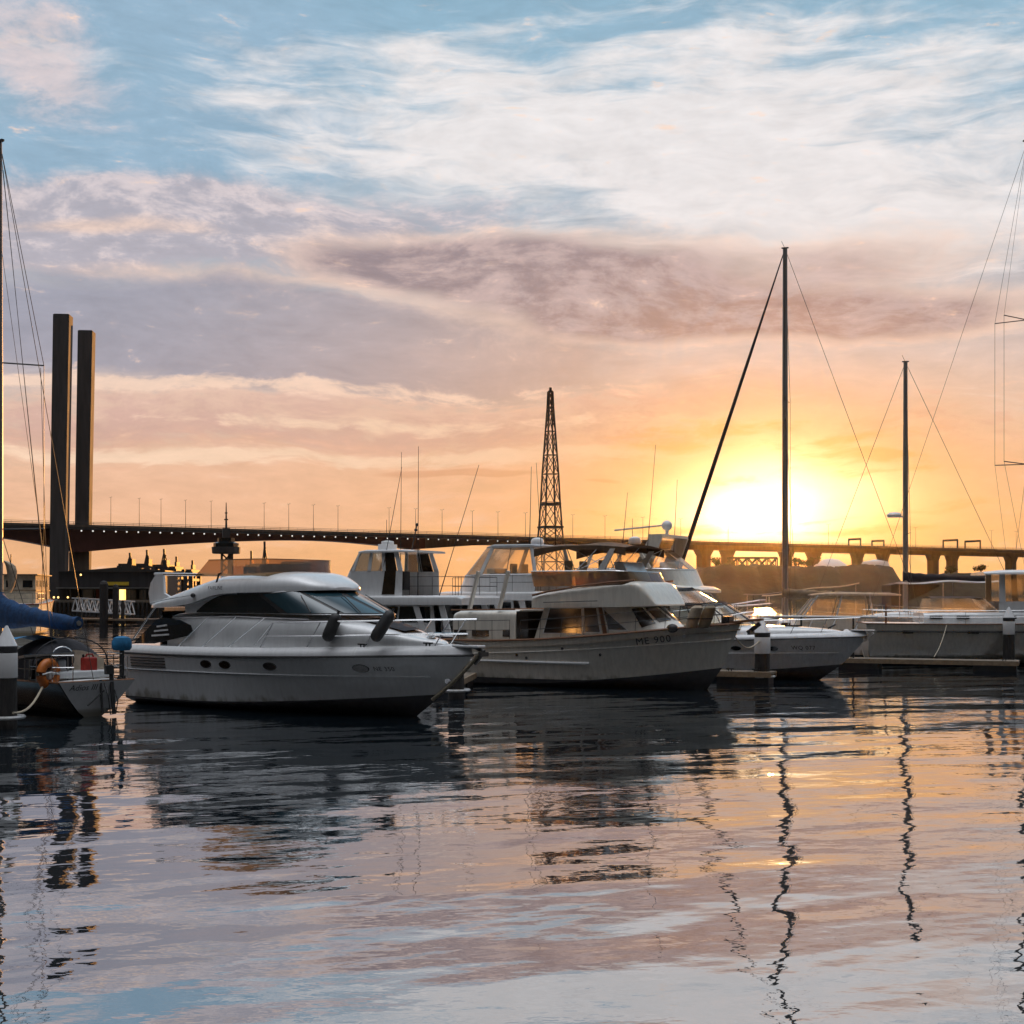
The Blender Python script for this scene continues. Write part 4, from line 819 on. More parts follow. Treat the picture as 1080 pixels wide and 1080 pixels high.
k = MB(); a, b = inw(NR, .4, 1.12, .95), W(14, 752, 31.8); k.tube([lerp(a, b, i/8)+Vector((0, 0, -.25*sin(pi*i/8))) for i in range(9)], .03, 6)
tag(k.build('mooring_rope', M['rope']), 'pale mooring rope slung from the sailing yacht stern to the left pile', 'rope')
# backstay lines of the left yacht seen against the sky come with its rigging

# tall mast, second mast, right-hand yacht
sailboat('tall_sailboat', 'sailing yacht with the tallest mast and a dark furled headsail, in front of the sun', place_at(828, 76, 7.6, 0, 162), 162, 14.8, 4.1, 1.5, 7.6, 21.7, .17, (.60,), 1.6, boom=4.8, cover=M['olive'], furl=True, boom_z=3.3, stay_w=.013)
sailboat('ketch', 'sailing yacht with a shorter dark mast carrying a radar, right of the sun', place_at(955, 80, 6.8, 0, 170), 170, 12.5, 3.9, 1.9, 6.8, 15.5, .16, (.33,), 1.4, boom=4.6, cover=M['navy'], boom_z=4.3, radar=.40, stay_w=.013)
def right_yacht():
    o = place_at(921, 64, 0, -1.9, -8)
    R, H, T = sailboat('sloop', 'long white sailing yacht with a dark stripe, portlights and tan covers, along the right pontoon', o, -8, 16.5, 4.5, 2.0, 7.55, 23.5, .12, (.33, .63), 1.0, sweep=1.3, boom=None, trunk=False, mhull=M['gel2'], stay_w=.009, rnd=.3, tr=.9, rail=True, zs1=2.2)
    k = MB()
    for s in (-1, 1): k.tube([H.at(.15+13.5*i/24, 1.62, s, .012) for i in range(25)], .045, 5)
    k.build('hull_stripe', M['dark'], R)
    for x in (1.6, 4.6, 6.3, 8.2):
        k = MB(); k.box(H.at(x, 1.6, -1, .02), (.5, .06, .14), 0); k.build('hull_window', M['glass'], R)
    k = MB(); k.loft(body([(2.4, 1.7, 1.9, 2.5), (3, 1.75, 1.9, 2.55), (9, 1.65, 1.95, 2.6), (11.5, 1.2, 2.0, 2.5), (12.5, .7, 2.05, 2.35)], 8, 18)); k.build('cabin_trunk', M['gel'], R, smooth=True)
    for x in (2.95, 4.2, 6.35, 8.0):
        k = MB(); k.box((x, -1.76, 2.3), (.6, .05, .15)); k.build('cabin_window', M['glass'], R, bevel=.01)
    # tan covers over cockpit screens
    k = MB(); b = plan_curve(1.5, 2.6, 5.4, 6.1, 2.5, 2.55, 3); t = plan_curve(1.3, 2.8, 5.0, 5.4, 3.22, 3.15, 3); k.grid(lambda u, v: ruled(b, t)(u, v)+Vector((0, .06*sin(u*47)*sin(pi*v), .05*sin(u*31))), 60, 5); k.build('cockpit_curtain', M['vinyl'], R, smooth=True)
    k = MB(); k.grid(lambda u, v: lerp(t(u/2), t(1-u/2), v)+Vector((0, 0, .08*sin(pi*v))), 14, 6); k.build('cockpit_canopy', M['navy'], R, smooth=True)
    k = MB(); k.tube([(.6, -1.85, 2.0), (.6, -1.85, 2.9)], .05, 6); k.build('flag_staff', M['teak'], R)
    # wheelhouse
    bb = plan_curve(1.55, 5.9, 9.6, 10.8, 2.5, 2.5, 3.4); tb = plan_curve(1.5, 5.9, 9.3, 10.3, 4.35, 4.35, 3.4)
    sf = ruled(bb, tb); ka = bb.ka
    k = MB(); k.grid(lambda u, v: sf(u, v*.3), 50, 2); k.build('wheelhouse', M['gel'], R)
    for u in (.013, ka*.39, ka*.8, ka*1.1, .5, 1-ka*1.1, 1-ka*.8, 1-ka*.4, .987): k = MB(); k.patch(sf, (8, 0, 3.4), u-.012, u+.012, .28, 1, .02, 3, 2, .05); k.build('window_post', M['gel'], R)
    k = MB(); k.grid(sf, 50, 2, 0, 1, .3, 1); k.build('wheelhouse_window', M['vinyl'], R)
    k = MB(); k.loft(body([(5.2, 1.6, 4.35, 4.48), (6, 1.85, 4.35, 4.58), (9.6, 1.8, 4.35, 4.62), (10.9, 1.2, 4.35, 4.48)], 4, 18)); k.build('wheelhouse_roof', M['gel'], R, smooth=True)
    return R, H
RR, RH = right_yacht()

# ---- boats between the tall mast and the sloop
def cabin_cruiser():
    R = empty('cabin_cruiser', place_at(944, 71, 0, 1.4, 172), radians(172), 'small cabin cruiser with beige hardtop and clear curtains, behind the express cruiser bow', 'motor boat', GB)
    H = Hull(7.8, 6.9, 2.8, 1.15, 1.6, boot=.15); H.make(R, M['gel'], M['under'], rail=M['dark'], deck=M['deck'])
    b = plan_curve(1.2, 1.0, 4.2, 5.4, 1.5, 1.7, 3); m_ = plan_curve(1.2, 1.0, 4.2, 5.2, 2.1, 2.1, 3); t = plan_curve(1.1, 1.2, 3.5, 4.2, 3.35, 3.35, 3)
    band(R, 'cuddy_side', M['gel2'], b, m_, 40); sf = ruled(m_, t)
    k = MB(); k.grid(sf, 40, 3); k.build('clear_curtain', M['vinyl'], R, smooth=True)
    for u in (.01, .2, .38, .5, .62, .8, .99): k = MB(); k.bar(sf(u, 0), sf(u, 1), .07); k.build('curtain_post', M['gel'], R)
    k = MB(); k.loft(body([(-.4, .9, 3.34, 3.42), (.2, 1.25, 3.34, 3.5), (3.4, 1.2, 3.34, 3.52), (4.4, .8, 3.34, 3.42)], 5, 14)); k.build('hardtop', M['canvas'], R, smooth=True)
    for s in (-1, 1): rails(R, H.sheer(s, .02, .06, 10, .5, .97), .55, 5, (1,), .012)
    return R
cabin_cruiser()
def awning_boat(px, d, deg, label, z0, dz, cloth):
    R = empty('awning_boat', place_at(px, d, 0, 1.3, deg), radians(deg), label, 'motor boat', GB)
    H = Hull(7.0, 6.2, 2.6, 1.1, 1.5, boot=.15); H.make(R, M['gel3'], M['under'], rail=M['dark'], deck=M['deck'])
    k = MB(); k.grid(lambda u, v: Vector((-.6+5.6*u, (v-.5)*2.3, z0-dz*u+.08*sin(pi*v)-.06*sin(3*pi*u))), 14, 6); k.build('awning', M[cloth], R, smooth=True)
    for x, z in ((-.4, z0-.05), (2.2, z0-.53*dz), (4.7, z0-.97*dz)):
        for s in (-1, 1): k = MB(); k.tube([(x, s*1.1, 1.1), (x, s*1.12, z)], .025, 5); k.build('awning_post', M['chrome'], R)
    k = MB(); k.box((2.4, 0, 1.6), (.8, 1.0, 1.0)); k.build('helm_console', M['gel'], R, bevel=.05)
    return R
awning_boat(895, 77, 165, 'open launch under a long pale sloping awning, left of the beige hardtop', 4.05, .75, 'olive')
awning_boat(1048, 75, 176, 'launch under a level grey awning behind the sloop cockpit canopy', 4.15, .1, 'greyboat')
awning_boat(866, 84, 160, 'open launch under a dark awning close to the right of the tall mast', 3.6, .2, 'navy')
def dinghy():
    R = empty('dinghy', place_at(893, 63.5, 0, 1, 178), radians(178), 'small open dinghy carrying orange and yellow gear, beyond the express cruiser bow', 'dinghy', GB)
    H = Hull(5.4, 4.8, 2.0, .9, 1.25, boot=.1); H.make(R, M['gel3'], M['under'], rail=M['white'], rail_r=.07, deck=M['deck'], deck_dz=-.2)
    k = MB(); k.prism([(2.2, -.5, .7), (2.9, -.5, .7), (2.7, -.5, 1.8), (2.4, -.5, 1.8)], (0, 1, 0)); k.build('console', M['gel'], R, bevel=.04)
    k = MB(); k.box((3.6, .5, 1.5), (1.1, .5, .3)); k.build('gear_box', M['orange'], R, bevel=.06)
    k = MB(); k.ball((3.2, .6, 1.72), (.22, .2, .18)); k.ball((3.75, .65, 1.75), (.2, .2, .18)); k.build('float', M['yellow'], R, smooth=True)
    k = MB(); k.loft([[Vector((-.2+q*.2*cos(2*pi*j/10), .0+q*.22*sin(2*pi*j/10), z)) for j in range(10)] for z, q in ((1.2, .8), (1.3, 1), (1.6, .9), (1.7, .4))]); k.bar((-.25, 0, 1.2), (-.35, 0, .2), .12); k.build('outboard', M['white'], R, smooth=True)
    return R
dinghy()
k = MB(); k.tube([W(770, 650, 58.5), W(925, 651, 61.5)], .055, 8)
e_ = tag(k.build('spar', M['white'], smooth=True), 'long white spar laid level behind the express cruiser foredeck', 'spar')
k = MB()
for px, d in ((790, 58.8), (845, 59.9), (900, 61)):
    a = W(px, 650, d); k.tube([(a.x, a.y, -.3), (a.x, a.y, a.z+.0)], .045, 6)
k.build('trestle', M['dark'], e_)
# ================================================================ piles and pontoons
def pile(px, wy, top_py, r, label, collar=True, cap=1):
    d = F*CH/(wy-HZ); p = W(px, HZ, d); z = CH-(top_py-HZ)/F*d; R = empty('mooring_pile', (p.x, p.y, 0), 0, label, 'mooring pile', 'mooring piles')
    zc = z-.5*cap; k = MB(); k.lathe((0, 0, 0), [(r, -2), (r*1.0, zc*.35), (r*.98, zc*.5), (r*.98, zc)], 20); k.build('pile_shaft', M['pile'], R, smooth=True)
    if cap:
        k = MB(); k.lathe((0, 0, 0), [(r*1.04, zc-.02), (r*1.06, zc), (.03, z), (.01, z+.005)], 20); k.build('pile_cap', M['gel'], R, smooth=True)
        k = MB(); k.lathe((0, 0, 0), [(r*1.03, zc-.8), (r*1.05, zc-.78), (r*1.05, zc-.2), (r*1.03, zc-.18)], 20); k.build('reflective_band', M['white'], R, smooth=True)
        k = MB(); k.lathe((0, 0, 0), [(r*1.01, zc-.16), (r*1.03, zc-.15), (r*1.03, zc-.03), (r*1.01, zc-.02)], 20); k.build('dark_band', M['black'], R, smooth=True)
    if collar:
        k = MB(); k.tube([((r+.16)*cos(2*pi*i/20), (r+.16)*sin(2*pi*i/20), .28) for i in range(21)], .05, 6, False)
        for a in (0, pi/2, pi, 3*pi/2): k.bar((r*cos(a), r*sin(a), .28), ((r+.16)*cos(a), (r+.16)*sin(a), .28), .05)
        k.build('pile_guide', M['gel3'], R, smooth=True)
    return R
pile(7, 768, 660, .25, 'dark mooring pile with white conical cap at the left edge, beside the sailing yacht')
pile(481, 737, 684, .26, 'dark mooring pile without a white cap, behind the bow of the near yacht', True, 0)
pile(804, 721, 653, .29, 'mooring pile with white cap standing right of the trawler bow')
pile(1064, 703, 640, .26, 'mooring pile with white cap at the right edge, in front of the long sloop')
def pontoon(a, b, w, label, m='timber', h=.42):
    a = Vector(a); b = Vector(b); d = (b-a); L = d.length; R = empty('pontoon', a, atan2(d.y, d.x), label, 'pontoon', 'floating pontoons')
    k = MB(); k.box((L/2, 0, h), (L, w, .10)); k.build('deck_boards', M[m], R, bevel=.01)
    k = MB(); k.box((L/2, -w/2-.03, h-.06), (L, .06, .2)); k.box((L/2, w/2+.03, h-.06), (L, .06, .2)); k.build('fender_board', M['teakdeck'], R)
    k = MB()
    for i in range(max(2, int(L/3))): k.box((1+i*(L-2)/max(1, int(L/3)-1), 0, h-.3), (1.8, w*.9, .46))
    k.build('float', M['under'], R); 
    k = MB()
    for i in range(max(2, int(L/4))):
        x = .6+i*(L-1.2)/max(1, int(L/4)-1); k.bar((x-.15, -w/2+.12, h+.13), (x+.15, -w/2+.12, h+.13), .04); k.bar((x-.06, -w/2+.12, h+.05), (x-.06, -w/2+.12, h+.13), .035); k.bar((x+.06, -w/2+.12, h+.05), (x+.06, -w/2+.12, h+.13), .035)
    k.build('cleat', M['dark'], R)
    return R
def g(px, d): p = W(px, HZ, d); return (p.x, p.y, 0)
pontoon(g(884, 61.5), g(1075, 58.5), 1.3, 'floating timber pontoon finger along the right sloop')
pontoon(g(756, 50.9), g(816, 50.0), .9, 'short floating pontoon finger right of the trawler bow')
pontoon(g(487, 49.5), g(470, 45.2), 1.0, 'short floating pontoon finger under the near yacht bow')
pontoon(g(70, 158), g(165, 150), 3, 'far floating landing pontoon below the truss gangway', 'concd', .7)
# gangway truss
def gangway():
    a, b = W(76, 653, 158), W(138, 653, 154); a.z = 1.6; b.z = 1.2; R = empty('gangway', (a.x, a.y, 0), 0, 'pale steel truss gangway behind the left sailing yacht', 'gangway'); o = Vector((a.x, a.y, 0)); a -= o; b -= o
    for s in (0, 1):
        dy = Vector((0, 1.6*s, 0)); k = MB(); up = Vector((0, 0, 1.5)); n = 9
        k.bar(a+dy, b+dy, .16); k.bar(a+dy+up, b+dy+up, .16)
        for i in range(n):
            p, q = lerp(a, b, i/n)+dy, lerp(a, b, (i+1)/n)+dy; m_ = (p+q)/2+up; k.bar(p, m_, .1); k.bar(m_, q, .1)
        k.build('truss_side', M['gel3'], R)
    k = MB(); k.add([a, b, b+Vector((0, 1.6, 0)), a+Vector((0, 1.6, 0))], [(0, 1, 2, 3)]); k.build('walkway', M['conc'], R)
gangway()
def near_pile_far(px, d, z, r, label):
    p = W(px, HZ, d); k = MB(); k.lathe((0, 0, 0), [(r, -1), (r, z-.3), (r*.7, z), (.02, z+.1)], 10); tag(k.build('guide_pile', M['pile'], loc=(p.x, p.y, 0)), label, 'pile', 'far guide piles')
near_pile_far(109.5, 152, 5.0, .5, 'thicker dark guide pile through the truss gangway'); near_pile_far(122, 152, 4.6, .35, 'slimmer dark guide pile right of the gangway'); near_pile_far(129.5, 151, 2.8, .2, 'thin brown post on the landing pontoon')

def rope(a, b, sag, r, label):
    k = MB(); k.tube([lerp(a, b, i/10)+Vector((0, 0, -sag*sin(pi*i/10))) for i in range(11)], r, 6); tag(k.build('mooring_rope', M['rope']), label, 'rope')
rope(inw(TR, 10.9, -.3, 2.3), W(801, 676, 50.0), .5, .025, 'thin mooring rope from the trawler bow to the pile beside it')
rope(inw(ER, 10.7, .1, 1.75), W(886, 691, 61), .35, .025, 'thin mooring rope from the express cruiser bow to the right pontoon')
rope(inw(ER, 7.2, -1.2, 1.6), W(812, 716, 50.2), .2, .022, 'thin mooring rope from the express cruiser side to its short pontoon')
rope(inw(RR, 3.4, -2.1, 2.0), W(985, 693, 59.9), .2, .02, 'thin mooring rope from the sloop side to the right pontoon')
# ================================================================ far shore
k = MB(); k.box((-950, 1600, .2), (1460, 1700, 2.8)); k.box((740, 1750, .2), (1900, 1400, 2.8)); tag(k.build('far_bank', M['land']), 'low dark far bank of the harbour', None, None, 'structure')
def mound(name, x0, x1, y0, y1, h, label):
    k = MB()
    def fn(u, v):
        e = min(1, 14*u, 8*(1-u))*min(1, 3.5*v, 3.5*(1-v)); return Vector((lerp(x0, x1, u), lerp(y0, y1, v), -1+(h+1)*e*(.93+.05*sin(u*23)*cos(u*11+v*5)+.03*sin(u*71+v*9)+.02*sin(u*143))))
    k.grid(fn, 60, 14); tag(k.build(name, M['land'], smooth=True), label, None, None, 'structure')
mound('embankment', 82, 190, 590, 690, 18.6, 'dark scrubby embankment under the right viaduct')
mound('low_shore', 160, 480, 540, 600, 14.4, 'low shore beyond the right hand boats')
# left quay with warehouses
k = MB(); k.box((-118, 305, .8), (92, 60, 3.4)); tag(k.build('quay', M['concd']), 'dark quay behind the left boats', None, None, 'structure')
k = MB()
for i in range(26):
    p = W(56+i*4.6, HZ, 272); k.tube([(p.x, p.y, -1), (p.x, p.y, 2.5)], .25, 6)
a, b = W(52, HZ, 272), W(176, HZ, 272); k.box(((a.x+b.x)/2, 272, 2.3), (b.x-a.x, 4, .5)); tag(k.build('jetty', M['timber']), 'timber jetty on piles in front of the left quay', None, None, 'structure')
def warehouse():
    d = 290; a, b = W(62, 617, d), W(172, 617, d); R = empty('warehouse', ((a.x+b.x)/2, d, 2.5), 0, 'long black waterfront warehouse with a yellow sign board and shallow roof', 'warehouse'); L = b.x-a.x; z = lambda py: CH-(py-HZ)/F*d-2.5
    k = MB(); k.box((0, 8, z(603)/2), (L, 16, z(603))); k.build('wall', M['shed'], R)
    k = MB(); k.prism([(-L/2-.6, -.6, z(603)), (-L/2+8, -.6, z(600.5)), (L*.1, -.6, z(598)), (L/2+.6, -.6, z(601.5)), (L/2+.6, -.6, z(603)+.02)], (0, 17.2, 0)); k.build('roof', M['steel'], R)
    k = MB(); q = W(124, 616, d); k.box((q.x-R.location.x, -.12, z(615.5)), (5.0, .12, .75)); k.build('sign_board', M['yellow'], R)
    for i, (px, w_, m_) in enumerate(((104, 2.6, 'brick'), (92, 4, 'stone'), (129, 1.6, 'lampw'), (139, 3.4, 'stone'), (117, 3.0, 'glass'), (80, 3.4, 'glass'), (149, 2.2, 'stone'))):
        q = W(px, 622, d); k = MB(); k.box((q.x-R.location.x, -.1, 1.15), (w_, .14, 2.3)); k.build('shop_front', M[m_], R)
    k = MB(); k.box((0, -1.6, 2.62), (L*.96, 3.2, .14)); k.build('verandah', M['conc'], R)
    for i in range(9):
        k = MB(); k.tube([(-L*.46+i*L*.115, -3.0, -.1), (-L*.46+i*L*.115, -3.0, 2.6)], .09, 6); k.build('verandah_post', M['steel'], R)
    q = W(91, 601, d)
    for px, py in ((90.5, 606.5), (98, 633), (77, 630), (67, 630), (62.5, 630)):
        q = W(px, py, d); k = MB(); k.ball((q.x-R.location.x, -3.4, q.z-2.5), .22, 8, 5); k.build('wall_lamp', M['lampw'], R)
warehouse()
# working vessel lit gold at the far left
def work_boat():
    d = 118; zz = lambda py: CH-(py-HZ)/F*d; p = W(33, HZ, d)
    R = empty('work_boat', (p.x, d-4, 0), radians(99), 'white workboat with boxy golden-lit deckhouse at far left behind the blue sail cover', 'workboat', GB)
    H = Hull(10.5, 9.4, 4.4, zz(637), zz(630), boot=.3, pw=3.2, pc=2.6); H.make(R, M['gel2'], M['under'], rail=M['brick'], rail_r=.05, deck=M['deck'])
    z0, z1 = zz(637), zz(607)
    k = MB(); k.box((5.2, 0, (z0+z1)/2), (6.4, 2.7, z1-z0)); k.build('deckhouse', M['cream'], R, bevel=.05)
    for s in (-1, 1):
        for i in range(4): k = MB(); k.box((2.9+1.45*i, s*1.36, lerp(z0, z1, .72)), (.75, .06, .55)); k.build('deckhouse_window', M['glass'], R, bevel=.02)
        for i in range(3): k = MB(); k.box((3.3+1.7*i, s*1.36, lerp(z0, z1, .25)), (.8, .05, .5)); k.build('lower_window', M['brglass'], R, bevel=.02)
    for y in (-.7, .7): k = MB(); k.box((1.98, y, lerp(z0, z1, .7)), (.06, .8, .6)); k.build('aft_window', M['glass'], R)
    k = MB(); k.box((5.2, 0, z1+.05), (6.9, 3.1, .1)); k.build('deckhouse_roof', M['teakdeck'], R)
    k = MB(); k.box((5.2, 0, lerp(z0, z1, .48)), (6.5, 2.84, .1)); k.build('belt_rail', M['teakdeck'], R)
    rails(R, [(2.0, -2.05, z0), (.1, -1.95, z0), (.1, 1.95, z0), (2.0, 2.05, z0)], .95, 9, (.5, 1), .02)
    k = MB(); k.tube([(3, .9, z1), (3, .9, zz(585))], .05, 6); k.build('light_mast', M['dark'], R)
work_boat()
# pale curved ventilator-like wind generator head hung beside the left mast: a canvas deck scoop
k = MB(); R = empty('wind_scoop', W(12, 625, 41.0), 0, 'grey canvas wind scoop hanging beside the left mast', 'wind scoop')
k.loft([[Vector((x+w*cos(2*pi*j/10), .15*sin(2*pi*j/10), z)) for j in range(10)] for x, w, z in ((-.06, .03, 0), (.0, .08, .2), (.02, .13, .45), (.02, .16, .65), (-.02, .15, .82), (-.1, .1, .92), (-.2, .05, .98), (-.28, .02, .99))]); k.build('scoop_cloth', M['canvas'], R, smooth=True)
k = MB(); k.tube([(-.28, 0, .99), (-.34, 0, 1.6)], .01, 4); k.build('halyard', M['wire'], R)

# ================================================================ bridge
ZD = 38.0; A0, A1 = Vector((-217, 660, 0)), Vector((393, 1020, 0)); BD = (A1-A0); BL = BD.length; BD.normalize(); BN = Vector((-BD.y, BD.x, 0))
def along(s): return A0+BD*s
def bs(px):                                          # distance along the deck seen at a pixel column
    u = (px-CX)/F; return (u*A0.y-A0.x)/(BD.x-u*BD.y)
def bridge():
    R = empty('road_bridge', A0, atan2(BD.y, BD.x), 'long maroon haunched girder road bridge on piers crossing the whole background', 'bridge')
    hw = 7.5
    def depth(s):
        e = min(abs(s), abs(s-bs(432)))
        lim = bs(432)
        if s > lim: return lerp(8.2, 4.6, min(1, (s-lim)/45))
        if s < 0: return 3.8+9.2*max(0, 1-abs(s)/75)**2
        return 3.8+9.2*max(0, 1-s/150)**2+4.2*max(0, 1-(lim-s)/80)**2
    S0, S1 = -90, BL+260; n = 90; lim = bs(445)
    def seg(a, b, m_, nm):
        k = MB(); k.loft([[Vector((s, -hw*.55, ZD-depth(s))), Vector((s, hw*.55, ZD-depth(s))), Vector((s, hw*.55, ZD-1.6)), Vector((s, -hw*.55, ZD-1.6))] for s in [lerp(a, b, i/n) for i in range(n+1)]]); k.build(nm, M[m_], R)
    seg(S0, lim, 'redsteel', 'main_girder'); seg(lim, S1, 'pierc', 'approach_girder')
    k = MB(); k.box(((S0+S1)/2, 0, ZD-.95), (S1-S0, hw*2, 1.3)); k.build('deck_slab', M['concd'], R)
    k = MB()
    for s_ in (-1, 1): k.box(((S0+S1)/2, s_*hw, ZD+.1), (S1-S0, .35, 1.2))
    k.build('parapet', M['pierc'], R)
    k = MB()
    for s_ in (-1, 1):
        for z in (1.3, 2.0): k.tube([(S0, s_*hw, ZD+z), (S1, s_*hw, ZD+z)], .09, 4)
        for i in range(110): x = lerp(S0, S1, i/109); k.tube([(x, s_*hw, ZD+.5), (x, s_*hw, ZD+2.1)], .07, 4)
    k.build('safety_fence', M['steel'], R)
    # small white lights along the near edge
    i = 0; px = 82
    lm = None
    while px < 545:
        s = bs(px); q = along(s)
        k = MB(); k.ball((0, 0, 0), .40, 8, 5); o = k.build('edge_light', M['lamp'], R) if lm is None else lm.copy()
        if lm is None: lm = o
        else: COL.objects.link(o)
        o.parent = R; o.location = (s, -hw-.5, ZD-2.4); px += 12.2-.004*(px-82)+random.uniform(-.7, .7)
    # piers
    for px, w_ in ((78, 3.4), (84, 3.0), (90, 3.0), (434, 4.5), (742, 7.0), (767, 5.5), (829, 6), (858, 6), (904, 5), (931, 5), (984, 5.5), (1004, 5.5), (1066, 5.5), (1100, 5)):
        s = bs(px); tw = px < 100; k = MB(); top = ZD-depth(s)+.1; y = 0 if not tw else 1.0
        if tw: k.box((s, y, (top-1)/2), (w_, 5, top+1))
        else: k.prism([(s-w_/2, -3, -1), (s+w_/2, -3, -1), (s+w_/2, -3, top-4), (s+w_*.9, -3, top), (s-w_*.9, -3, top), (s-w_/2, -3, top-4)], (0, 6, 0))
        k.build('pier', M['pierc'], R)
    return R
BR = bridge()
def tower(px, top_py, off, label, wpx):
    # twin silver towers either side of the deck
    p = A0+BN*off; d = p.y; x = (px-CX)/F*d; z = CH-(top_py-HZ)/F*d; w = wpx/F*d
    R = empty('bridge_tower', (x, d, 0), radians(5), label, 'tower', 'twin bridge towers')
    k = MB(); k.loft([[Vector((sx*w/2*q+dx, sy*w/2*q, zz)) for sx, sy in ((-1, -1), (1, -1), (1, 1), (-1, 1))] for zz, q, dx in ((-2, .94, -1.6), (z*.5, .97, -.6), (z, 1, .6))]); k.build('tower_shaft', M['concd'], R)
    k = MB(); k.box((.6, 0, z+.02), (w*.9, w*.9, .5)); k.build('tower_cap', M['steel'], R)
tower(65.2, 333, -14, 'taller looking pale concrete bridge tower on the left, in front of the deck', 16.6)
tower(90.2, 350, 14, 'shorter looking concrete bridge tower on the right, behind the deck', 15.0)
# lamp posts
proto = None
def lamp_posts():
    global proto
    for px in [118, 148, 171, 197, 224, 280, 306, 332, 358, 412, 440, 468, 500, 527, 556, 606, 640, 680, 720, 770, 876, 968, 1048, 1074]:
        p = along(bs(px))+BN*2
        h = 15.5
        if proto is None:
            k = MB(); k.tube([(0, 0, 0), (0, 0, h)], [.16, .09], 5); k.tube([(0, 0, h), (1.4, 0, h+.25)], .07, 4); k.tube([(0, 0, h), (-1.4, 0, h+.25)], .07, 4); o = k.build('street_lamp', M['steel']); proto = o
            k = MB(); k.box((1.7, 0, h+.27), (.8, .3, .15)); k.build('lamp_head', M['dark'], o); k = MB(); k.box((-1.7, 0, h+.27), (.8, .3, .15)); k.build('lamp_head', M['dark'], o)
        else: o = copy_tree(proto)
        o.location = (p.x, p.y, ZD-.35); o.rotation_euler.z = atan2(BD.y, BD.x)+pi/2
        tag(o, 'thin dark double-armed street lamp standing along the bridge deck', 'street lamp', 'street lamps along the bridge')
lamp_posts()
for i, (p0, p1, top, lb) in enumerate(((888.5, 901, 568, 'leftmost of the four sign gantries over the viaduct'), (913, 925.5, 570, 'second from left of the four sign gantries over the viaduct'), (988, 1003, 569, 'third from left of the four sign gantries, leaning frame'), (1011, 1027, 570, 'rightmost of the four sign gantries over the viaduct'))):
    a, b = along(bs(p0))-BN*6, along(bs(p1))-BN*6; R = empty('sign_gantry', (a.x, a.y, ZD-.3), 0, lb, 'gantry', 'sign gantries on the viaduct'); b = b-a; b.z = 0; h = CH-(top-HZ)/F*a.y-ZD+.3
    k = MB(); k.bar((0, 0, 0), (0, 0, h*.88), .9); k.bar(b, b+Vector((0, 0, h)), .9); k.build('leg', M['steel'], R)
    k = MB(); k.bar(Vector((0, 0, h*.88)), b+Vector((0, 0, h)), 1.1, 1.5); k.build('crossbeam', M['steel'], R)
# lattice pylon
def pylon():
    d = 560; R = empty('lattice_pylon', W(580.5, HZ, d)-Vector((0, 0, CH)), radians(20), 'tall dark steel lattice pylon left of the sun', 'pylon'); z = lambda py: CH-(py-HZ)/F*d; s = d/F
    prof = [(600, 17.5), (570, 14.5), (556, 13), (530, 11), (500, 9.2), (480, 7.6), (455, 5.6), (430, 3.6), (413, 2.8)]
    k = MB(); q = [(z(py), w*s) for py, w in prof]; q[0] = (0, 20*s)
    crn = lambda z_, w, i: Vector((w*(1, 1, -1, -1)[i], w*(1, -1, -1, 1)[i], z_))*1
    for (z0, w0), (z1, w1) in zip(q, q[1:]):
        w0, w1 = w0*.72, w1*.72; mid = max(1, round((z1-z0)/9))
        for m_ in range(mid):
            za, zb = lerp(z0, z1, m_/mid), lerp(z0, z1, (m_+1)/mid); wa, wb = lerp(w0, w1, m_/mid), lerp(w0, w1, (m_+1)/mid)
            for i in range(4):
                j = (i+1) % 4; k.bar(crn(za, wa, i), crn(zb, wb, i), .55); k.bar(crn(za, wa, i), crn(zb, wb, j), .26); k.bar(crn(za, wa, j), crn(zb, wb, i), .26); k.bar(crn(zb, wb, i), crn(zb, wb, j), .3)
    k.build('lattice_frame', M['steel'], R)
    k = MB()
    for py, w in ((556, 16), (532, 13), (430, 4.2), (413, 3.0)): k.box((0, 0, z(py)), (w*s*1.35, w*s*1.35, .8))
    k.build('platform', M['steel'], R)
    k = MB(); k.box((0, 0, z(411.5)), (2.4*s, 2.4*s, 2.2)); k.build('beacon_head', M['dark'], R)
pylon()
# control tower
def control_tower():
    d = 330; R = empty('control_tower', W(238.5, HZ, d)-Vector((0, 0, CH)), .3, 'harbour control tower with two stacked dark cabins on legs, above the near yacht flybridge', 'tower'); z = lambda py: CH-(py-HZ)/F*d; s = d/F
    k = MB()
    for x in (-5, 5):
        for y in (-4, 4): k.bar((x*s*.9, y*s, 0), (x*s*.9, y*s, z(584)), 1.6*s)
    k.box((4.5*s, 0, z(584)/2), (5*s, 8*s, z(584)))
    for i in range(6):
        za, zb = z(584)*i/6, z(584)*(i+1)/6; k.bar((-5*s, -4*s, za), (5*s, -4*s, zb), .35); k.bar((5*s, -4*s, za), (-5*s, -4*s, zb), .35)
    k.build('tower_legs', M['steel'], R)
    k = MB(); k.lathe((0, 0, 0), [(14*s, z(584)), (14.6*s, z(583)), (15*s, z(577))], 12); k.build('lower_cabin', M['concd'], R)
    k = MB(); k.lathe((0, 0, 0), [(13.2*s, z(577)), (13.2*s, z(573)), (9*s, z(571.5)), (9*s, z(567.5))], 12); k.build('glazed_cabin', M['glass'], R)
    k = MB(); k.box((0, 0, z(562)), (7.5*s, 7.5*s, 10*s)); k.build('roof_house', M['concd'], R)
    k = MB(); k.tube([(0, 0, z(557)), (0, 0, z(530))], [.3, .1], 5); k.bar((-2*s, 0, z(548)), (2*s, 0, z(548)), .3); k.bar((-1.4*s, 0, z(541)), (1.4*s, 0, z(541)), .25); k.build('antenna_mast', M['steel'], R)
control_tower()
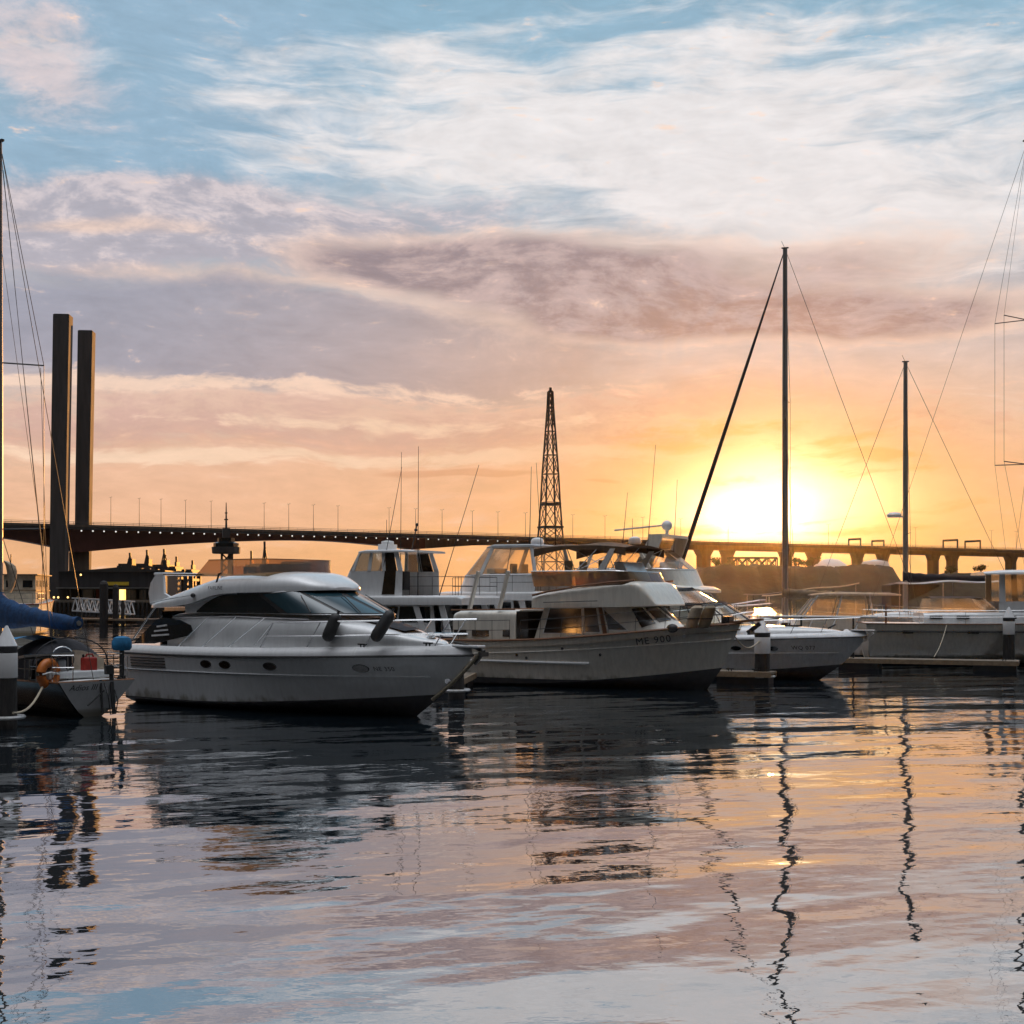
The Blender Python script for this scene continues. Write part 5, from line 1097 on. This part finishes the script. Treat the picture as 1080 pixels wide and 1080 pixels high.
# container cranes far away
def crane(px, wpx, legs_py, top_py, d, label, grp):
    R = empty('container_crane', W(px, HZ, d)-Vector((0, 0, CH-2)), 0, label, 'crane', grp); s = d/F; z = lambda py: CH-2-(py-HZ)/F*d; w = wpx*s/2; t = z(legs_py)
    k = MB()
    for x in (-w, w):
        for y in (-8, 8): k.bar((x, y, 0), (x*.9, y, t), 1.9)
    k.bar((-w, -8, t*.45), (w, -8, t*.45), 1.4); k.bar((-w, 8, t*.45), (w, 8, t*.45), 1.4); k.bar((-w, -8, t*.7), (-w, 8, t*.7), 1.2); k.bar((w, -8, t*.7), (w, 8, t*.7), 1.2); k.build('portal_leg', M['steel'], R)
    k = MB(); k.box((0, 0, t), (w*2.2, 16, 2.0)); k.box((w*.3, 0, t+2.2), (w*.7, 6, 2.2)); k.build('portal_beam', M['steel'], R)
    k = MB(); k.bar((w*.1, 0, t), (0, 0, z(top_py)), .9); k.bar((-w*.5, 0, t), (0, 0, z(top_py+3)), .5); k.bar((w*.7, 0, t), (0, 0, z(top_py+3)), .5); k.bar((-w*.2, 0, z(top_py+7)), (w*.35, 0, z(top_py+7)), .5); k.build('boom_mast', M['steel'], R)
cg = 'container cranes beyond the warehouse'
for px, w_, lp, tp, lb in ((137, 13, 597, 583, 'leftmost of the container cranes beyond the warehouse'), (155, 12, 597, 580, 'second from left of the container cranes beyond the warehouse'), (173, 14, 598, 579, 'third from left of the container cranes beyond the warehouse, right above the yacht arch'), (186, 6, 600, 587, 'slimmer fourth container crane beyond the warehouse'), (203, 6, 603, 591, 'rightmost slim container crane, beside the control tower')):
    crane(px, w_, lp, tp, 640, lb, cg)
crane(279, 10, 597, 571, 640, 'taller crane seen alone right of the control tower', cg); crane(265, 5, 598, 581, 650, 'slimmest crane just right of the control tower', cg)
# container crane under the approach viaduct right of centre-left (x about 455) and viaduct truss
def truss_bridge():
    d = 780; a, b = W(768, 600, d), W(820, 600, d); R = empty('truss_span', (a.x, a.y, a.z), 0, 'small steel lattice span seen below the viaduct left of the tall mast', 'bridge'); L = b.x-a.x; k = MB(); n = 5
    for y in (0, 5):
        k.bar((0, y, 0), (L, y, 0), 1.1); k.bar((0, y, 6.5), (L, y, 6.5), 1.0)
        for i in range(n): x0, x1 = L*i/n, L*(i+1)/n; k.bar((x0, y, 0), (x1, y, 6.5), .6); k.bar((x1, y, 0), (x0, y, 6.5), .6); k.bar((x1, y, 0), (x1, y, 6.5), .6)
    k.build('lattice_girder', M['steel'], R)
    for x in (0, L): k = MB(); k.box((x, 2.5, -a.z/2), (3, 5, a.z)); k.build('pier', M['conc'], R)
truss_bridge()
for px, wpx, top, lb in ((876, 48, 589, 'pale rounded storage dome under the viaduct, left of its neighbour'), (923, 32, 590, 'pale flat-topped storage tent right of the rounded dome')):
    d = 640; p = W(px, HZ, d); h = CH-(top-HZ)/F*d; w_ = wpx/F*d/2; R = empty('storage_dome', (p.x, d, 0), 0, lb, 'storage dome', 'storage domes under the viaduct')
    k = MB(); k.lathe((0, 0, 0), [(w_, 0), (w_, h*.35), (w_*.94, h*.6), (w_*.7, h*.85), (w_*.35, h*.97), (.1, h)] if px < 900 else [(w_, 0), (w_, h*.8), (w_*.8, h*.95), (.1, h)], 20); k.build('membrane', M['tent'], R, smooth=True)
    k = MB(); k.box((0, -w_*.98, 2.5), (5, 1.5, 5)); k.build('door', M['shed'], R)
# shipping sheds low on the right
for px0, px1, top, d, m_, lb in ((640, 735, 622, 520, 'shed', 'low dark shed on the shore behind the arch cruiser'), (935, 985, 612, 560, 'shed', 'dark low shed behind the shorter mast'), (1000, 1052, 612, 570, 'stone', 'pale low shed on the shore near the right gantries')):
    a, b = W(px0, HZ, d), W(px1, HZ, d); h = CH-(top-HZ)/F*d; R = empty('shore_shed', ((a.x+b.x)/2, d, 0), 0, lb, 'shed', 'sheds on the far shore'); w_ = b.x-a.x
    k = MB(); k.box((0, 0, h*.4), (w_, 14, h*.8)); k.build('wall', M[m_], R); k = MB(); k.prism([(-w_/2-.5, -7.5, h*.8+.01), (w_/2+.5, -7.5, h*.8+.01), (0, -7.5, h)], (0, 15, 0)); k.build('roof', M['steel'], R)
    k = MB(); k.box((w_*.2, -7.05, h*.25), (w_*.15, .2, h*.5)); k.build('door', M['dark'], R)
# trees along the embankment
def tree(px, d, h, label, sd):
    rnd = random.Random(sd); p = W(px, HZ, d); R = empty('bush_tree', (p.x, d, 0), rnd.random()*6, label, 'tree', 'trees along the far embankment'); b0 = 16.5 if px < 900 else 12.3
    k = MB(); k.tube([(0, 0, b0-3), (.2, 0, b0+h*.35), (.4, .2, b0+h*.6)], [.4, .28, .12], 6)
    for i in range(4): a = rnd.random()*6.3; k.tube([(.2, 0, b0+h*.35), (cos(a)*h*.25, sin(a)*h*.25, b0+h*.65)], [.18, .06], 5)
    k.build('trunk', M['bark'], R)
    k = MB()
    for c in range(9):
        cx, cy, cz = rnd.uniform(-.4, .4)*h, rnd.uniform(-.4, .4)*h, b0+h*rnd.uniform(.35, .85)
        for i in range(90):
            v = Vector((rnd.gauss(0, 1), rnd.gauss(0, 1), rnd.gauss(0, .8)))*h*.10+Vector((cx, cy, cz)); s_ = rnd.uniform(.18, .42); u = Vector((rnd.uniform(-1, 1), rnd.uniform(-1, 1), rnd.uniform(-1, 1))).normalized()*s_; w_ = u.orthogonal().normalized()*s_*.7
            k.add([v-u, v+w_, v+u, v-w_], [(0, 1, 2, 3)])
    k.build('crown', M['leaf'], R)
for i, (px, h, lb) in enumerate(((756, 7, 'round dark tree at the left end of the far embankment'), (771, 5, 'small dark tree between the left tree and the truss span'), (842, 6.5, 'dark tree just right of the tall mast on the embankment'), (857, 8, 'larger dark tree left of the storage dome'), (1003, 5, 'low tree between the two pairs of gantries on the shore'), (1035, 6, 'dark tree on the shore behind the wheelhouse roof'))): tree(px, 640 if px < 900 else 570, h*.85, lb, i)
# far sailing masts and other craft of the marina seen as hulls low behind the bow of the trawler

# ================================================================ air
def haze():
    k = MB(); k.box((0, 1240, 80), (3600, 2720, 170)); o = tag(k.build('haze', []), 'thin warm evening haze over the harbour', None, None, 'stuff')
    m = bpy.data.materials.new('evening_haze'); m.use_nodes = True; nt = m.node_tree; nt.nodes.clear()
    v = nt.nodes.new('ShaderNodeVolumePrincipled'); v.inputs['Color'].default_value = (1, .84, .58, 1); v.inputs['Density'].default_value = .000007; v.inputs['Anisotropy'].default_value = .92
    out = nt.nodes.new('ShaderNodeOutputMaterial'); nt.links.new(v.outputs[0], out.inputs['Volume']); o.data.materials.append(m)
haze()
